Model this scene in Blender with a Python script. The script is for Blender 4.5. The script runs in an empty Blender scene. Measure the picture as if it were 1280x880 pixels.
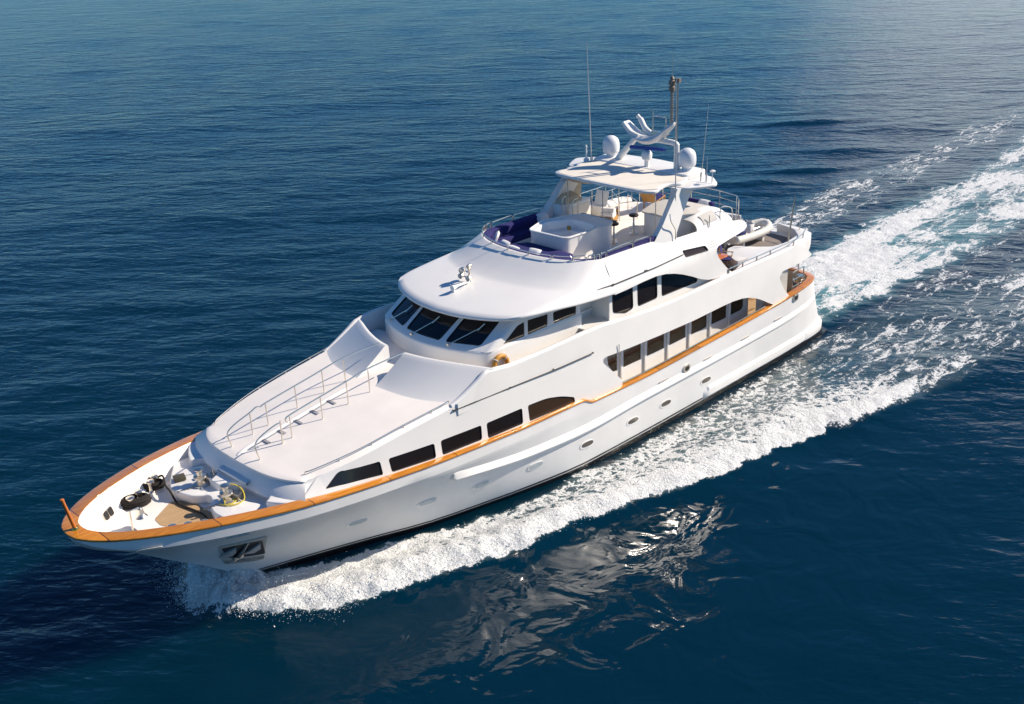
import bpy, bmesh, math, random
import numpy as np
from mathutils import Vector, Matrix
from mathutils.geometry import delaunay_2d_cdt
random.seed(7)
C = bpy.context.scene.collection
SC = bpy.context.scene
# ------------------------------------------------------------------ camera, sky, sun, exposure
cam_d = bpy.data.cameras.new('camera'); cam = bpy.data.objects.new('camera', cam_d); C.objects.link(cam)
_f = Vector((-0.639806, -0.657361, -0.398152)); _r = Vector((-0.703698, 0.709352, -0.040362)); _u = Vector((-0.308963, -0.254355, 0.916431))
cam.matrix_world = Matrix(((_r.x, _u.x, -_f.x, 44.3248), (_r.y, _u.y, -_f.y, 27.7154), (_r.z, _u.z, -_f.z, 20.6111), (0, 0, 0, 1)))
cam_d.sensor_width = 36; cam_d.lens = 39.0469; cam_d.clip_start = .5; cam_d.clip_end = 20000
SC.camera = cam
SC.render.resolution_x = 1024; SC.render.resolution_y = 704
SUN_AZ = math.radians(148); SUN_EL = math.radians(36)
SUN = Vector((math.cos(SUN_AZ)*math.cos(SUN_EL), math.sin(SUN_AZ)*math.cos(SUN_EL), math.sin(SUN_EL)))
W = bpy.data.worlds.new('World'); SC.world = W; W.use_nodes = True
wn = W.node_tree; wn.nodes.clear()
sky = wn.nodes.new('ShaderNodeTexSky'); sky.sky_type = 'NISHITA'; sky.sun_disc = False
sky.sun_elevation = SUN_EL; sky.sun_rotation = math.pi/2 - SUN_AZ
sky.air_density = 1.0; sky.dust_density = .05; sky.ozone_density = 6.0
bg = wn.nodes.new('ShaderNodeBackground'); bg.inputs[1].default_value = 0.07
wo = wn.nodes.new('ShaderNodeOutputWorld')
tint = wn.nodes.new('ShaderNodeMix'); tint.data_type = 'RGBA'; tint.blend_type = 'MULTIPLY'; tint.inputs[0].default_value = 1; tint.inputs[7].default_value = (.56, .93, 1.17, 1)
wn.links.new(sky.outputs[0], tint.inputs[6]); tcw = wn.nodes.new('ShaderNodeTexCoord'); dt = wn.nodes.new('ShaderNodeVectorMath'); dt.operation = 'DOT_PRODUCT'
nv = wn.nodes.new('ShaderNodeVectorMath'); nv.operation = 'NORMALIZE'; wn.links.new(tcw.outputs['Generated'], nv.inputs[0])
glow_az, glow_el = math.radians(-158), math.radians(9)  # whitish glow added low in the sky to pale the sea reflecting it
dt.inputs[1].default_value = (math.cos(glow_az)*math.cos(glow_el), math.sin(glow_az)*math.cos(glow_el), math.sin(glow_el)); wn.links.new(nv.outputs[0], dt.inputs[0])
hm = wn.nodes.new('ShaderNodeMapRange'); hm.interpolation_type = 'SMOOTHERSTEP'; hm.inputs[1].default_value = math.cos(math.radians(12)); hm.inputs[2].default_value = 1.0; hm.inputs[3].default_value = 0; hm.inputs[4].default_value = .55; wn.links.new(dt.outputs['Value'], hm.inputs[0])
hc = wn.nodes.new('ShaderNodeMix'); hc.data_type = 'RGBA'; hc.blend_type = 'MIX'; hc.inputs[7].default_value = (15, 14.6, 14.4, 1); wn.links.new(hm.outputs[0], hc.inputs[0]); wn.links.new(tint.outputs[2], hc.inputs[6])
wn.links.new(hc.outputs[2], bg.inputs[0]); wn.links.new(bg.outputs[0], wo.inputs[0])
sd = bpy.data.lights.new('sun', 'SUN'); sd.energy = 5.0; sd.angle = math.radians(.5); sd.color = (1, .885, .745)
so = bpy.data.objects.new('sun', sd); C.objects.link(so); so.rotation_euler = SUN.to_track_quat('Z', 'Y').to_euler(); so.location = (0, 0, 60)
SC.view_settings.view_transform = 'Standard'; SC.view_settings.look = 'None'
SC.view_settings.exposure = 0.42; SC.view_settings.gamma = 1; SC.view_settings.use_curve_mapping = False
SC.render.engine = 'CYCLES'

# ------------------------------------------------------------------ materials
MATS = {}
def nd(t, k, **kw):
    n = t.nodes.new('ShaderNode' + k)
    for a, b in kw.items(): setattr(n, a, b)
    return n
def mat(name, col, rough=.5, metal=0, coat=0, var=0, vscale=3, bump=0, bscale=40, spec=.5, ior=1.5):
    m = bpy.data.materials.new(name); m.use_nodes = True; t = m.node_tree; b = t.nodes['Principled BSDF']
    b.inputs['Base Color'].default_value = (*col, 1); b.inputs['Roughness'].default_value = rough
    b.inputs['Metallic'].default_value = metal; b.inputs['Coat Weight'].default_value = coat; b.inputs['Coat Roughness'].default_value = .08
    b.inputs['Specular IOR Level'].default_value = spec; b.inputs['IOR'].default_value = ior
    tc = nd(t, 'TexCoord')
    if var:
        n = nd(t, 'TexNoise'); n.inputs['Scale'].default_value = vscale; n.inputs['Detail'].default_value = 5
        r = nd(t, 'MapRange'); r.inputs[1].default_value = .3; r.inputs[2].default_value = .7; r.inputs[3].default_value = 1-var; r.inputs[4].default_value = 1+var*.4
        mx = nd(t, 'Mix', data_type='RGBA', blend_type='MULTIPLY'); mx.inputs[0].default_value = 1; mx.inputs[6].default_value = (*col, 1)
        t.links.new(tc.outputs['Object'], n.inputs[0]); t.links.new(n.outputs[0], r.inputs[0]); t.links.new(r.outputs[0], mx.inputs[7]); t.links.new(mx.outputs[2], b.inputs['Base Color'])
    if bump:
        n2 = nd(t, 'TexNoise'); n2.inputs['Scale'].default_value = bscale; n2.inputs['Detail'].default_value = 3
        bp = nd(t, 'Bump'); bp.inputs['Strength'].default_value = bump; bp.inputs['Distance'].default_value = .01
        t.links.new(tc.outputs['Object'], n2.inputs[0]); t.links.new(n2.outputs[0], bp.inputs['Height']); t.links.new(bp.outputs[0], b.inputs['Normal'])
    MATS[name] = m
    return m
WHITE = mat('white_gelcoat', (.81, .79, .755), .36, coat=.12, var=.04, vscale=.8)
DECKW = mat('white_nonskid', (.85, .795, .735), .6, var=.05, vscale=1.2, bump=.15, bscale=90)
CREAM = mat('cream_fabric', (.78, .72, .62), .8, var=.05, vscale=2, bump=.2, bscale=60)
GLASS = mat('tinted_glass', (.014, .010, .008), .04, coat=.0, spec=.5)
FGLASS = mat('windscreen_glass', (.006, .008, .012), .03, spec=.5)
STEEL = mat('polished_steel', (.74, .68, .59), .32, metal=1)
DSTEEL = mat('galvanised_steel', (.42, .40, .37), .38, metal=1, var=.25, vscale=12)
BLACK = mat('black_rubber', (.012, .011, .011), .5)
ROPE = mat('black_rope', (.022, .017, .014), .9, bump=.6, bscale=120)
YELLOW = mat('yellow_hose', (.62, .50, .05), .5)
NAVY = mat('navy_fabric', (.016, .014, .12), .9, var=.25, vscale=4, bump=.2, bscale=30)
CANVAS = mat('beige_canvas', (.52, .44, .32), .85, var=.12, vscale=3, bump=.2, bscale=40)
GREYDK = mat('grey_deck', (.24, .205, .185), .75, var=.12, vscale=2)
PILLOW = mat('white_cushion', (.80, .79, .78), .85, var=.05)
RING = mat('yellow_ring', (.52, .24, .025), .5, var=.1, vscale=9)
BROWNT = mat('dark_brown_mosaic', (.06, .04, .03), .3, var=.5, vscale=30)
BRASS = mat('brass', (.45, .32, .10), .3, metal=1)
GREYW = mat('pale_grey_fabric', (.52, .50, .47), .8, var=.06)
BLUEC = mat('blue_cover', (.01, .06, .32), .6)
TOWEL = mat('white_towel', (.84, .83, .82), .95, bump=.5, bscale=60)
RUBBERW = mat('cream_hypalon', (.74, .70, .62), .45, var=.05)
ORANGE = mat('orange_varnish', (.50, .14, .02), .3, coat=.6)

def teak_mat(name, c1, c2, rough, coat, sc, plank=0, joint=0):
    m = bpy.data.materials.new(name); m.use_nodes = True; t = m.node_tree; b = t.nodes['Principled BSDF']
    b.inputs['Roughness'].default_value = rough; b.inputs['Coat Weight'].default_value = coat; b.inputs['Coat Roughness'].default_value = .06
    tc = nd(t, 'TexCoord'); mp = nd(t, 'Mapping'); mp.inputs['Scale'].default_value = sc
    n = nd(t, 'TexNoise'); n.inputs['Scale'].default_value = 1.0; n.inputs['Detail'].default_value = 6; n.inputs['Distortion'].default_value = .6
    cr = nd(t, 'ValToRGB'); cr.color_ramp.elements[0].position = .32; cr.color_ramp.elements[1].position = .68
    cr.color_ramp.elements[0].color = (*c1, 1); cr.color_ramp.elements[1].color = (*c2, 1)
    t.links.new(tc.outputs['Object'], mp.inputs[0]); t.links.new(mp.outputs[0], n.inputs[0]); t.links.new(n.outputs[0], cr.inputs[0])
    out = cr.outputs[0]
    if plank:
        sx = nd(t, 'SeparateXYZ'); t.links.new(tc.outputs['Object'], sx.inputs[0])
        m1 = nd(t, 'Math', operation='MULTIPLY'); m1.inputs[1].default_value = plank; t.links.new(sx.outputs[1], m1.inputs[0])
        m2 = nd(t, 'Math', operation='FRACT'); t.links.new(m1.outputs[0], m2.inputs[0])
        m3 = nd(t, 'Math', operation='LESS_THAN'); m3.inputs[1].default_value = .1; t.links.new(m2.outputs[0], m3.inputs[0])
        mx = nd(t, 'Mix', data_type='RGBA'); mx.inputs[7].default_value = (.05, .035, .025, 1)
        t.links.new(m3.outputs[0], mx.inputs[0]); t.links.new(out, mx.inputs[6]); out = mx.outputs[2]
    if joint:
        sx = nd(t, 'SeparateXYZ'); t.links.new(tc.outputs['Object'], sx.inputs[0])
        q = nd(t, 'Math', operation='MULTIPLY'); q.inputs[1].default_value = joint; t.links.new(sx.outputs[0], q.inputs[0])
        fr = nd(t, 'Math', operation='FRACT'); t.links.new(q.outputs[0], fr.inputs[0]); lt = nd(t, 'Math', operation='LESS_THAN'); lt.inputs[1].default_value = .012; t.links.new(fr.outputs[0], lt.inputs[0])
        fl = nd(t, 'Math', operation='FLOOR'); t.links.new(q.outputs[0], fl.inputs[0]); wn_ = nd(t, 'TexWhiteNoise', noise_dimensions='1D'); t.links.new(fl.outputs[0], wn_.inputs['W'])
        mr = nd(t, 'MapRange'); mr.inputs[3].default_value = .72; mr.inputs[4].default_value = 1.12; t.links.new(wn_.outputs[0], mr.inputs[0])
        mm = nd(t, 'Mix', data_type='RGBA', blend_type='MULTIPLY'); mm.inputs[0].default_value = 1; t.links.new(out, mm.inputs[6]); t.links.new(mr.outputs[0], mm.inputs[7])
        mj = nd(t, 'Mix', data_type='RGBA'); mj.inputs[7].default_value = (.10, .04, .01, 1); t.links.new(lt.outputs[0], mj.inputs[0]); t.links.new(mm.outputs[2], mj.inputs[6]); out = mj.outputs[2]
    t.links.new(out, b.inputs['Base Color'])
    MATS[name] = m; return m
TEAK = teak_mat('varnished_teak', (.50, .165, .010), (.68, .265, .022), .22, .9, (1.2, 14, 14), 0, .38)
TEAKD = teak_mat('teak_decking', (.42, .27, .13), (.55, .37, .2), .7, 0, (1.5, 30, 30), 14)
TEAKB = teak_mat('brown_teak_decking', (.20, .115, .065), (.28, .17, .10), .7, 0, (1.5, 30, 30), 14)
WICKER = teak_mat('wicker', (.28, .14, .035), (.46, .25, .07), .7, 0, (22, 22, 60))

def hull_mat():
    m = bpy.data.materials.new('hull_paint'); m.use_nodes = True; t = m.node_tree; b = t.nodes['Principled BSDF']
    b.inputs['Roughness'].default_value = .38; b.inputs['Coat Weight'].default_value = .12; b.inputs['Coat Roughness'].default_value = .15
    tc = nd(t, 'TexCoord'); sx = nd(t, 'SeparateXYZ'); t.links.new(tc.outputs['Object'], sx.inputs[0])
    cr = nd(t, 'ValToRGB'); cr.color_ramp.interpolation = 'CONSTANT'
    e = cr.color_ramp.elements; e[0].position = 0; e[0].color = (.006, .006, .008, 1); e[1].position = .5; e[1].color = (.6, .6, .58, 1)
    mr = nd(t, 'MapRange'); mr.inputs[1].default_value = -.9; mr.inputs[2].default_value = 1.1     # z -0.9..1.1 -> 0..1
    e[1].position = (.22+.9)/2; e[1].color = (.62, .61, .58, 1)
    x = e.new((.265+.9)/2); x.color = (.006, .006, .008, 1)
    x = e.new((.35+.9)/2); x.color = (.80, .785, .76, 1)
    n = nd(t, 'TexNoise'); n.inputs['Scale'].default_value = .7; n.inputs['Detail'].default_value = 6
    mp = nd(t, 'Mapping'); mp.inputs['Scale'].default_value = (1, 1, .35); t.links.new(tc.outputs['Object'], mp.inputs[0]); t.links.new(mp.outputs[0], n.inputs[0])
    r = nd(t, 'MapRange'); r.inputs[1].default_value = .3; r.inputs[2].default_value = .75; r.inputs[3].default_value = .90; r.inputs[4].default_value = 1.02; t.links.new(n.outputs[0], r.inputs[0])
    mx = nd(t, 'Mix', data_type='RGBA', blend_type='MULTIPLY'); mx.inputs[0].default_value = 1
    t.links.new(sx.outputs[2], mr.inputs[0]); t.links.new(mr.outputs[0], cr.inputs[0]); t.links.new(cr.outputs[0], mx.inputs[6]); t.links.new(r.outputs[0], mx.inputs[7])
    t.links.new(mx.outputs[2], b.inputs['Base Color'])
    return m
HULLM = hull_mat()

# ------------------------------------------------------------------ mesh helpers
class MB:
    def __init__(s): s.v = []; s.f = []
    def add(s, vs, fs):
        o = len(s.v); s.v += [tuple(float(c) for c in v) for v in vs]; s.f += [tuple(i+o for i in f) for f in fs]
    def grid(s, rows, close=False, flip=False):
        n = len(rows[0]); vs = [p for r in rows for p in r]; fs = []
        for i in range(len(rows)-1):
            for j in range(n if close else n-1):
                k = (j+1) % n
                q = (i*n+j, i*n+k, (i+1)*n+k, (i+1)*n+j)
                fs.append(q[::-1] if flip else q)
        s.add(vs, fs)
    def box(s, c, d, rz=0, M=None):
        vs = [Vector((x*d[0]/2, y*d[1]/2, z*d[2]/2)) for x in (-1, 1) for y in (-1, 1) for z in (-1, 1)]
        R = M if M else Matrix.Rotation(rz, 3, 'Z')
        vs = [R @ v + Vector(c) for v in vs]
        s.add(vs, [(0, 1, 3, 2), (4, 6, 7, 5), (0, 4, 5, 1), (2, 3, 7, 6), (0, 2, 6, 4), (1, 5, 7, 3)])
    def prism(s, poly, z0, z1, mp=None, cap0=True):
        # poly in xy, extruded in z ; mp maps (x,y,z)
        n = len(poly); mp = mp or (lambda x, y, z: (x, y, z))
        z0f = z0 if callable(z0) else (lambda x, y: z0); z1f = z1 if callable(z1) else (lambda x, y: z1)
        vs = [mp(x, y, z0f(x, y)) for x, y in poly] + [mp(x, y, z1f(x, y)) for x, y in poly]
        fs = [(i, (i+1) % n, n+(i+1) % n, n+i) for i in range(n)] + [tuple(range(n, 2*n))]
        if cap0: fs.append(tuple(range(n))[::-1])
        s.add(vs, fs)
    def tube(s, pts, r, n=6, closed=False, caps=True):
        P = [Vector(p) for p in pts]; m = len(P); rows = []; up = Vector((.13, .21, .97)).normalized()
        for i in range(m):
            a = P[i-1] if (i > 0 or closed) else P[i]; b = P[(i+1) % m] if (i < m-1 or closed) else P[i]
            t = (b-a).normalized()
            x = t.cross(up)
            if x.length < .05: x = t.cross(Vector((1, 0, 0)))
            x.normalize(); y = x.cross(t).normalized()
            rr = r[i] if isinstance(r, (list, tuple)) else r
            rows.append([P[i] + x*math.cos(2*math.pi*k/n)*rr + y*math.sin(2*math.pi*k/n)*rr for k in range(n)])
        if closed: rows.append(rows[0])
        o = len(s.v); s.grid(rows, close=True)
        if caps and not closed:
            s.f.append(tuple(o+k for k in range(n))[::-1]); s.f.append(tuple(o+(m-1)*n+k for k in range(n)))
    def lathe(s, prof, c=(0, 0, 0), n=16, axis=None, cap=True):
        R = Vector((0, 0, 1)).rotation_difference(Vector(axis)).to_matrix() if axis else Matrix.Identity(3)
        rows = [[R @ Vector((r*math.cos(2*math.pi*k/n), r*math.sin(2*math.pi*k/n), z)) + Vector(c) for k in range(n)] for r, z in prof]
        o = len(s.v); s.grid(rows, close=True)
        if cap:
            s.f.append(tuple(o+k for k in range(n))[::-1]); s.f.append(tuple(o+(len(prof)-1)*n+k for k in range(n)))
    def pillow(s, c, d, M=None, n=8, pw=.45):
        M = M or Matrix.Identity(3); rows = []
        for sgn in (1, -1):
            rows = []
            for i in range(n+1):
                u = -1+2*i/n; row = []
                for j in range(n+1):
                    v = -1+2*j/n
                    h = ((1-u**4)*(1-v**4))**pw
                    pin = 1-.06*(u*u*v*v)
                    row.append(M @ Vector((u*d[0]/2*pin, v*d[1]/2*pin, sgn*h*d[2]/2)) + Vector(c))
                rows.append(row)
            s.grid(rows, flip=sgn < 0)
    def build(s, name, material, parent=None, smooth=True, bevel=0, angle=38, recalc=True, seg=2):
        me = bpy.data.meshes.new(name); me.from_pydata(s.v, [], s.f); me.validate()
        bm = bmesh.new(); bm.from_mesh(me)
        bmesh.ops.remove_doubles(bm, verts=bm.verts, dist=.0004)
        if recalc: bmesh.ops.recalc_face_normals(bm, faces=bm.faces)
        if bevel:
            es = [e for e in bm.edges if len(e.link_faces) == 2 and e.calc_face_angle(0) > math.radians(30)]
            bmesh.ops.bevel(bm, geom=es, offset=bevel, segments=seg, profile=.5, affect='EDGES', clamp_overlap=True)
        bm.to_mesh(me); bm.free()
        if smooth:
            me.polygons.foreach_set('use_smooth', [True]*len(me.polygons)); me.set_sharp_from_angle(angle=math.radians(angle))
        me.materials.append(material)
        o = bpy.data.objects.new(name, me); C.objects.link(o)
        if parent: o.parent = parent
        return o
def tag(o, label=None, cat=None, group=None, kind=None):
    if label: o['label'] = label
    if cat: o['category'] = cat
    if group: o['group'] = group
    if kind: o['kind'] = kind
    return o
def empty(name, loc=(0, 0, 0), rz=0):
    o = bpy.data.objects.new(name, None); C.objects.link(o); o.location = loc; o.rotation_euler = (0, 0, rz); o.empty_display_size = .3
    return o
def pchip(pts):
    pts = sorted(pts); x = np.array([p[0] for p in pts], float); y = np.array([p[1] for p in pts], float)
    h = np.diff(x); d = np.diff(y)/h; n = len(x); m = np.zeros(n)
    m[0] = d[0]; m[-1] = d[-1]
    for i in range(1, n-1):
        if d[i-1]*d[i] > 0:
            w1 = 2*h[i]+h[i-1]; w2 = h[i]+2*h[i-1]; m[i] = (w1+w2)/(w1/d[i-1]+w2/d[i])
    def f(t):
        t = min(max(t, x[0]), x[-1]); i = int(min(max(np.searchsorted(x, t)-1, 0), n-2)); s = (t-x[i])/h[i]
        return float((2*s**3-3*s*s+1)*y[i]+(s**3-2*s*s+s)*h[i]*m[i]+(-2*s**3+3*s*s)*y[i+1]+(s**3-s*s)*h[i]*m[i+1])
    return f
def lin(pts):
    xs = [p[0] for p in pts]; ys = [p[1] for p in pts]
    return lambda t: float(np.interp(t, xs, ys))
def catmull(P, n=8, closed=False):
    P = [np.array(p, float) for p in P]; m = len(P); out = []
    for i in range(m if closed else m-1):
        p0 = P[(i-1) % m] if (closed or i > 0) else 2*P[0]-P[1]; p1 = P[i]; p2 = P[(i+1) % m]
        p3 = P[(i+2) % m] if (closed or i < m-2) else 2*P[-1]-P[-2]
        for k in range(n):
            t = k/n
            out.append(.5*((2*p1)+(-p0+p2)*t+(2*p0-5*p1+4*p2-p3)*t*t+(-p0+3*p1-3*p2+p3)*t**3))
    if not closed: out.append(P[-1])
    return [tuple(float(c) for c in q) for q in out]
def rounded(poly, r, n=4):
    out = []; m = len(poly)
    for i in range(m):
        p = np.array(poly[i], float); a = np.array(poly[i-1], float); b = np.array(poly[(i+1) % m], float)
        rr = r[i] if isinstance(r, (list, tuple)) else r
        la = np.linalg.norm(a-p); lb = np.linalg.norm(b-p); q = min(rr, la*.49, lb*.49)
        if q < 1e-4: out.append(tuple(p)); continue
        A = p+(a-p)/la*q; B = p+(b-p)/lb*q
        for k in range(n+1):
            t = k/n; out.append(tuple((1-t)**2*A+2*t*(1-t)*p+t*t*B))
    return out
def inpoly(p, poly):
    x, y = p; c = False; n = len(poly); j = n-1
    for i in range(n):
        xi, yi = poly[i]; xj, yj = poly[j]
        if (yi > y) != (yj > y) and x < (xj-xi)*(y-yi)/(yj-yi)+xi: c = not c
        j = i
    return c
def densify(poly, step):
    out = []
    for i in range(len(poly)):
        a = np.array(poly[i], float); b = np.array(poly[(i+1) % len(poly)], float); L = np.linalg.norm(b-a); k = max(1, int(L/step))
        for t in range(k): out.append(tuple(a+(b-a)*t/k))
    return out
def tri2d(outline, holes=(), step=.4, hstep=None):
    rings = [densify(outline, step)] + [densify(h, hstep or step) for h in holes]
    V = []; E = []
    for r in rings:
        o = len(V); V += r; E += [(o+i, o+(i+1) % len(r)) for i in range(len(r))]
    xs = [p[0] for p in rings[0]]; ys = [p[1] for p in rings[0]]
    x = min(xs)+step/2
    while x < max(xs):
        y = min(ys)+step/2
        while y < max(ys):
            if inpoly((x, y), rings[0]) and not any(inpoly((x, y), h) for h in rings[1:]): V.append((x+.013*math.sin(y*9), y+.011*math.cos(x*7)))
            y += step
        x += step
    v, e, f, ov, oe, of = delaunay_2d_cdt([Vector(p) for p in V], E, [], 0, 1e-5)
    v = [(p.x, p.y) for p in v]; F = []
    for t in f:
        c = (sum(v[i][0] for i in t)/3, sum(v[i][1] for i in t)/3)
        if inpoly(c, rings[0]) and not any(inpoly(c, h) for h in rings[1:]): F.append(tuple(t))
    return v, F
def sheet(mb, outline, holes, fn, off, step=.4):
    # two-sided sheet: fn(u,v) -> point, off: thickness vector or fn
    v, F = tri2d(outline, holes, step)
    A = [Vector(fn(a, b)) for a, b in v]
    B = [A[i] + Vector(off(v[i][0], v[i][1]) if callable(off) else off) for i in range(len(A))]
    n = len(A); cnt = {}
    for t in F:
        for k in range(3):
            e = (t[k], t[(k+1) % 3]); cnt[e] = cnt.get(e, 0)+1
    rim = [(a, b, b+n, a+n) for (a, b) in cnt if (b, a) not in cnt]
    mb.add(A+B, [t for t in F] + [tuple(i+n for i in t[::-1]) for t in F] + rim)

mat('pale_pane', (.45, .50, .52), .15)
mat('brown_glass', (.045, .026, .012), .05)
mat('step_grey', (.30, .29, .30), .6)
mat('dark_bronze', (.035, .028, .02), .35)
mat('dome_white', (.74, .75, .77), .35, coat=.3)
mat('pale_pole', (.62, .60, .56), .4)
mat('olive_box', (.07, .06, .035), .5)
mat('fluke_grey', (.45, .45, .44), .5, var=.2, vscale=6)
mat('rope_grey', (.35, .35, .36), .9, bump=.6, bscale=90)
mat('dark_leather', (.012, .009, .012), .45)
mat('blue_vinyl', (.03, .04, .14), .5)
mat('pocket_steel', (.50, .47, .42), .4, var=.2, vscale=8)
mat('porthole_glass', (.09, .075, .06), .12)
mat('lamp_grey', (.26, .21, .16), .4, var=.4, vscale=20)
mat('foam_white', (.82, .83, .82), .8)
# ------------------------------------------------------------------ yacht lines (metres; x forward, y to port, z up; water at z = 0)
yacht = empty('motor_yacht'); tag(yacht, 'white three-deck motor yacht with teak cap rails and radar arch, under way on blue sea', 'yacht')
yd = pchip([(0.7, 2.0), (0.85, 2.85), (1.05, 3.18), (1.4, 3.42), (2, 3.58), (3, 3.68), (5, 3.73), (17, 3.75), (22.4, 3.75), (24.4, 3.72), (26.2, 3.62), (27.8, 3.48), (29.2, 3.28), (30.4, 2.98), (31.5, 2.62), (32.6, 2.16), (33.6, 1.62), (34.3, 1.08), (34.7, .58), (34.83, .25), (34.85, 0)])
zc_f = pchip([(17.55, 3.05), (20.5, 3.16), (22.4, 3.3), (24.4, 3.45), (26.2, 3.6), (27.8, 3.74), (29.2, 3.86), (31.5, 4.05), (33.5, 4.18), (34.85, 4.25)])
zc_a = pchip([(0.5, 3.06), (2, 3.03), (5, 2.92), (10, 2.80), (13.7, 2.74), (16.95, 2.82)])
def zc(x):
    if x >= 17.55: return zc_f(x)
    if x <= 16.95: return zc_a(x)
    t = (x-16.95)/.6; t = t*t*(3-2*t); return 2.82+(3.05-2.82)*t
stem = pchip([(27, -1.2), (28, -1.0), (29.6, 0), (30.7, .95), (32.16, 2.0), (33.3, 2.85), (34.39, 3.51), (34.75, 3.9), (34.85, 4.12)])
wl = pchip([(0, 3.4), (4, 3.58), (12, 3.6), (17, 3.52), (19.8, 3.05), (21.6, 2.62), (24, 2.0), (25.4, 1.45), (27.5, .7), (29.0, .2), (29.6, 0)])
hp = pchip([(10, .42), (18, .62), (22, .85), (26, 1.1), (29, 1.22), (33, 1.1), (34.8, 1.0)])
def hull_y(x, z):
    zk = stem(x); zt = zc(x)-.06; yt = yd(x); z0 = max(0, zk); band = min(.4, .35*(zt-zk)); yw = wl(x)
    if z <= z0:
        k = (z0-z)/(z0-zk+1e-6); return yw*math.sqrt(max(0, 1-k*k))
    t = min(1, (z-z0)/max(1e-3, zt-band-z0)); return yw+(yt-(.02 if x > 25 else 0)-yw)*t**hp(x) + (.02 if (z > zt-band+.02 and x > 25) else 0)
def hx(x, z):        # transom rake
    if x >= 3: return x
    return x - .42*max(0, 3-z)*(1-x/3)
hb = MB(); xs = [.7, .75, .85, .95, 1.05, 1.2, 1.4, 1.7, 2, 2.5, 3]+[3+.8*i for i in range(1, 30)]+[26.6+.3*i for i in range(20)]
xs += [32.6+.2*i for i in range(9)]+[34.3, 34.45, 34.58, 34.68, 34.76, 34.81, 34.84, 34.85]
rows = []
for x in xs:
    zk = stem(x); zt = zc(x)-.06; z0 = max(0, zk); band = min(.4, .35*(zt-zk))
    Z = [zk, zk+(z0-zk)*.35, zk+(z0-zk)*.75] + [z0+(zt-band-z0)*k/14 for k in range(15)] + [zt-band+.025, zt-band*.5, zt]
    half = [(hx(x, z), hull_y(x, z), z) for z in Z]
    rows.append([(a, b, c) for a, b, c in half[::-1]] + [(a, -b, c) for a, b, c in half[1:]])
hb.grid(rows)
hb.f.append(tuple(range(len(rows[0]))))
hull = hb.build('hull', HULLM, yacht, angle=34)
def on_hull(x, z, off=0, sg=1):
    e = .02; y = hull_y(x, z)
    nx = -(hull_y(x+e, z)-hull_y(x-e, z))/(2*e); nz = -(hull_y(x, z+e)-hull_y(x, z-e))/(2*e)
    n = Vector((nx, 1, nz)).normalized()
    p = Vector((hx(x, z), y, z)) + n*off
    return Vector((p.x, sg*p.y, p.z))
def hull_patch(mb, outline, o0, o1, step=.15, sg=1):
    v, F = tri2d(outline, (), step); n = len(v)
    A = [on_hull(a, b, o1, sg) for a, b in v]; B = [on_hull(a, b, o0, sg) for a, b in v]
    cnt = {}
    for t in F:
        for k in range(3): cnt[(t[k], t[(k+1) % 3])] = 1
    mb.add(A+B, list(F)+[tuple(i+n for i in t[::-1]) for t in F]+[(a, b, b+n, a+n) for (a, b) in cnt if (b, a) not in cnt])
# cap rail all round
path = []
xr = [.7, .8, .9, 1.05, 1.2, 1.45, 1.8, 2.4, 3.2]+[4+.8*i for i in range(16)]+[16.6, 16.85, 17.0, 17.15, 17.3, 17.45, 17.6, 17.8]+[18.4+.6*i for i in range(22)]+[31.7, 32.2, 32.7, 33.1, 33.5, 33.8, 34.1, 34.35, 34.55, 34.7, 34.79, 34.84, 34.85]
for x in xr: path.append((x, yd(x), zc(x)))
path = path + [(x, -y, z) for x, y, z in path[-2::-1]]
n_ = len(path); rows = []
wcap = lin([(0, .3), (3, .26), (16, .19), (24, .2), (27, .24), (29, .36), (34.2, .36), (34.85, .42)])
for i in range(n_):
    a = np.array(path[i-1][:2]); b = np.array(path[(i+1) % n_][:2]); t = (b-a)/np.linalg.norm(b-a); nn = np.array((t[1], -t[0]))   # outward?
    p = np.array(path[i]); c = np.array((15, 0))
    if nn@(p[:2]-np.array((min(max(p[0], 3), 32.5), 0))) < 0: nn = -nn
    w = wcap(p[0]); o = p[:2]+nn*.035; q = p[:2]-nn*w; z = p[2]
    rows.append([(o[0], o[1], z-.065), (o[0]+nn[0]*.012, o[1]+nn[1]*.012, z-.03), (o[0], o[1], z+.0), (o[0]-nn[0]*.05, o[1]-nn[1]*.05, z+.015), (q[0], q[1], z+.012), (q[0], q[1], z-.065)])
rows.append(rows[0])
cb = MB(); cb.grid(rows, close=True); cb.build('cap_rail', TEAK, yacht, angle=50)
inner_cap = rows
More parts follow.
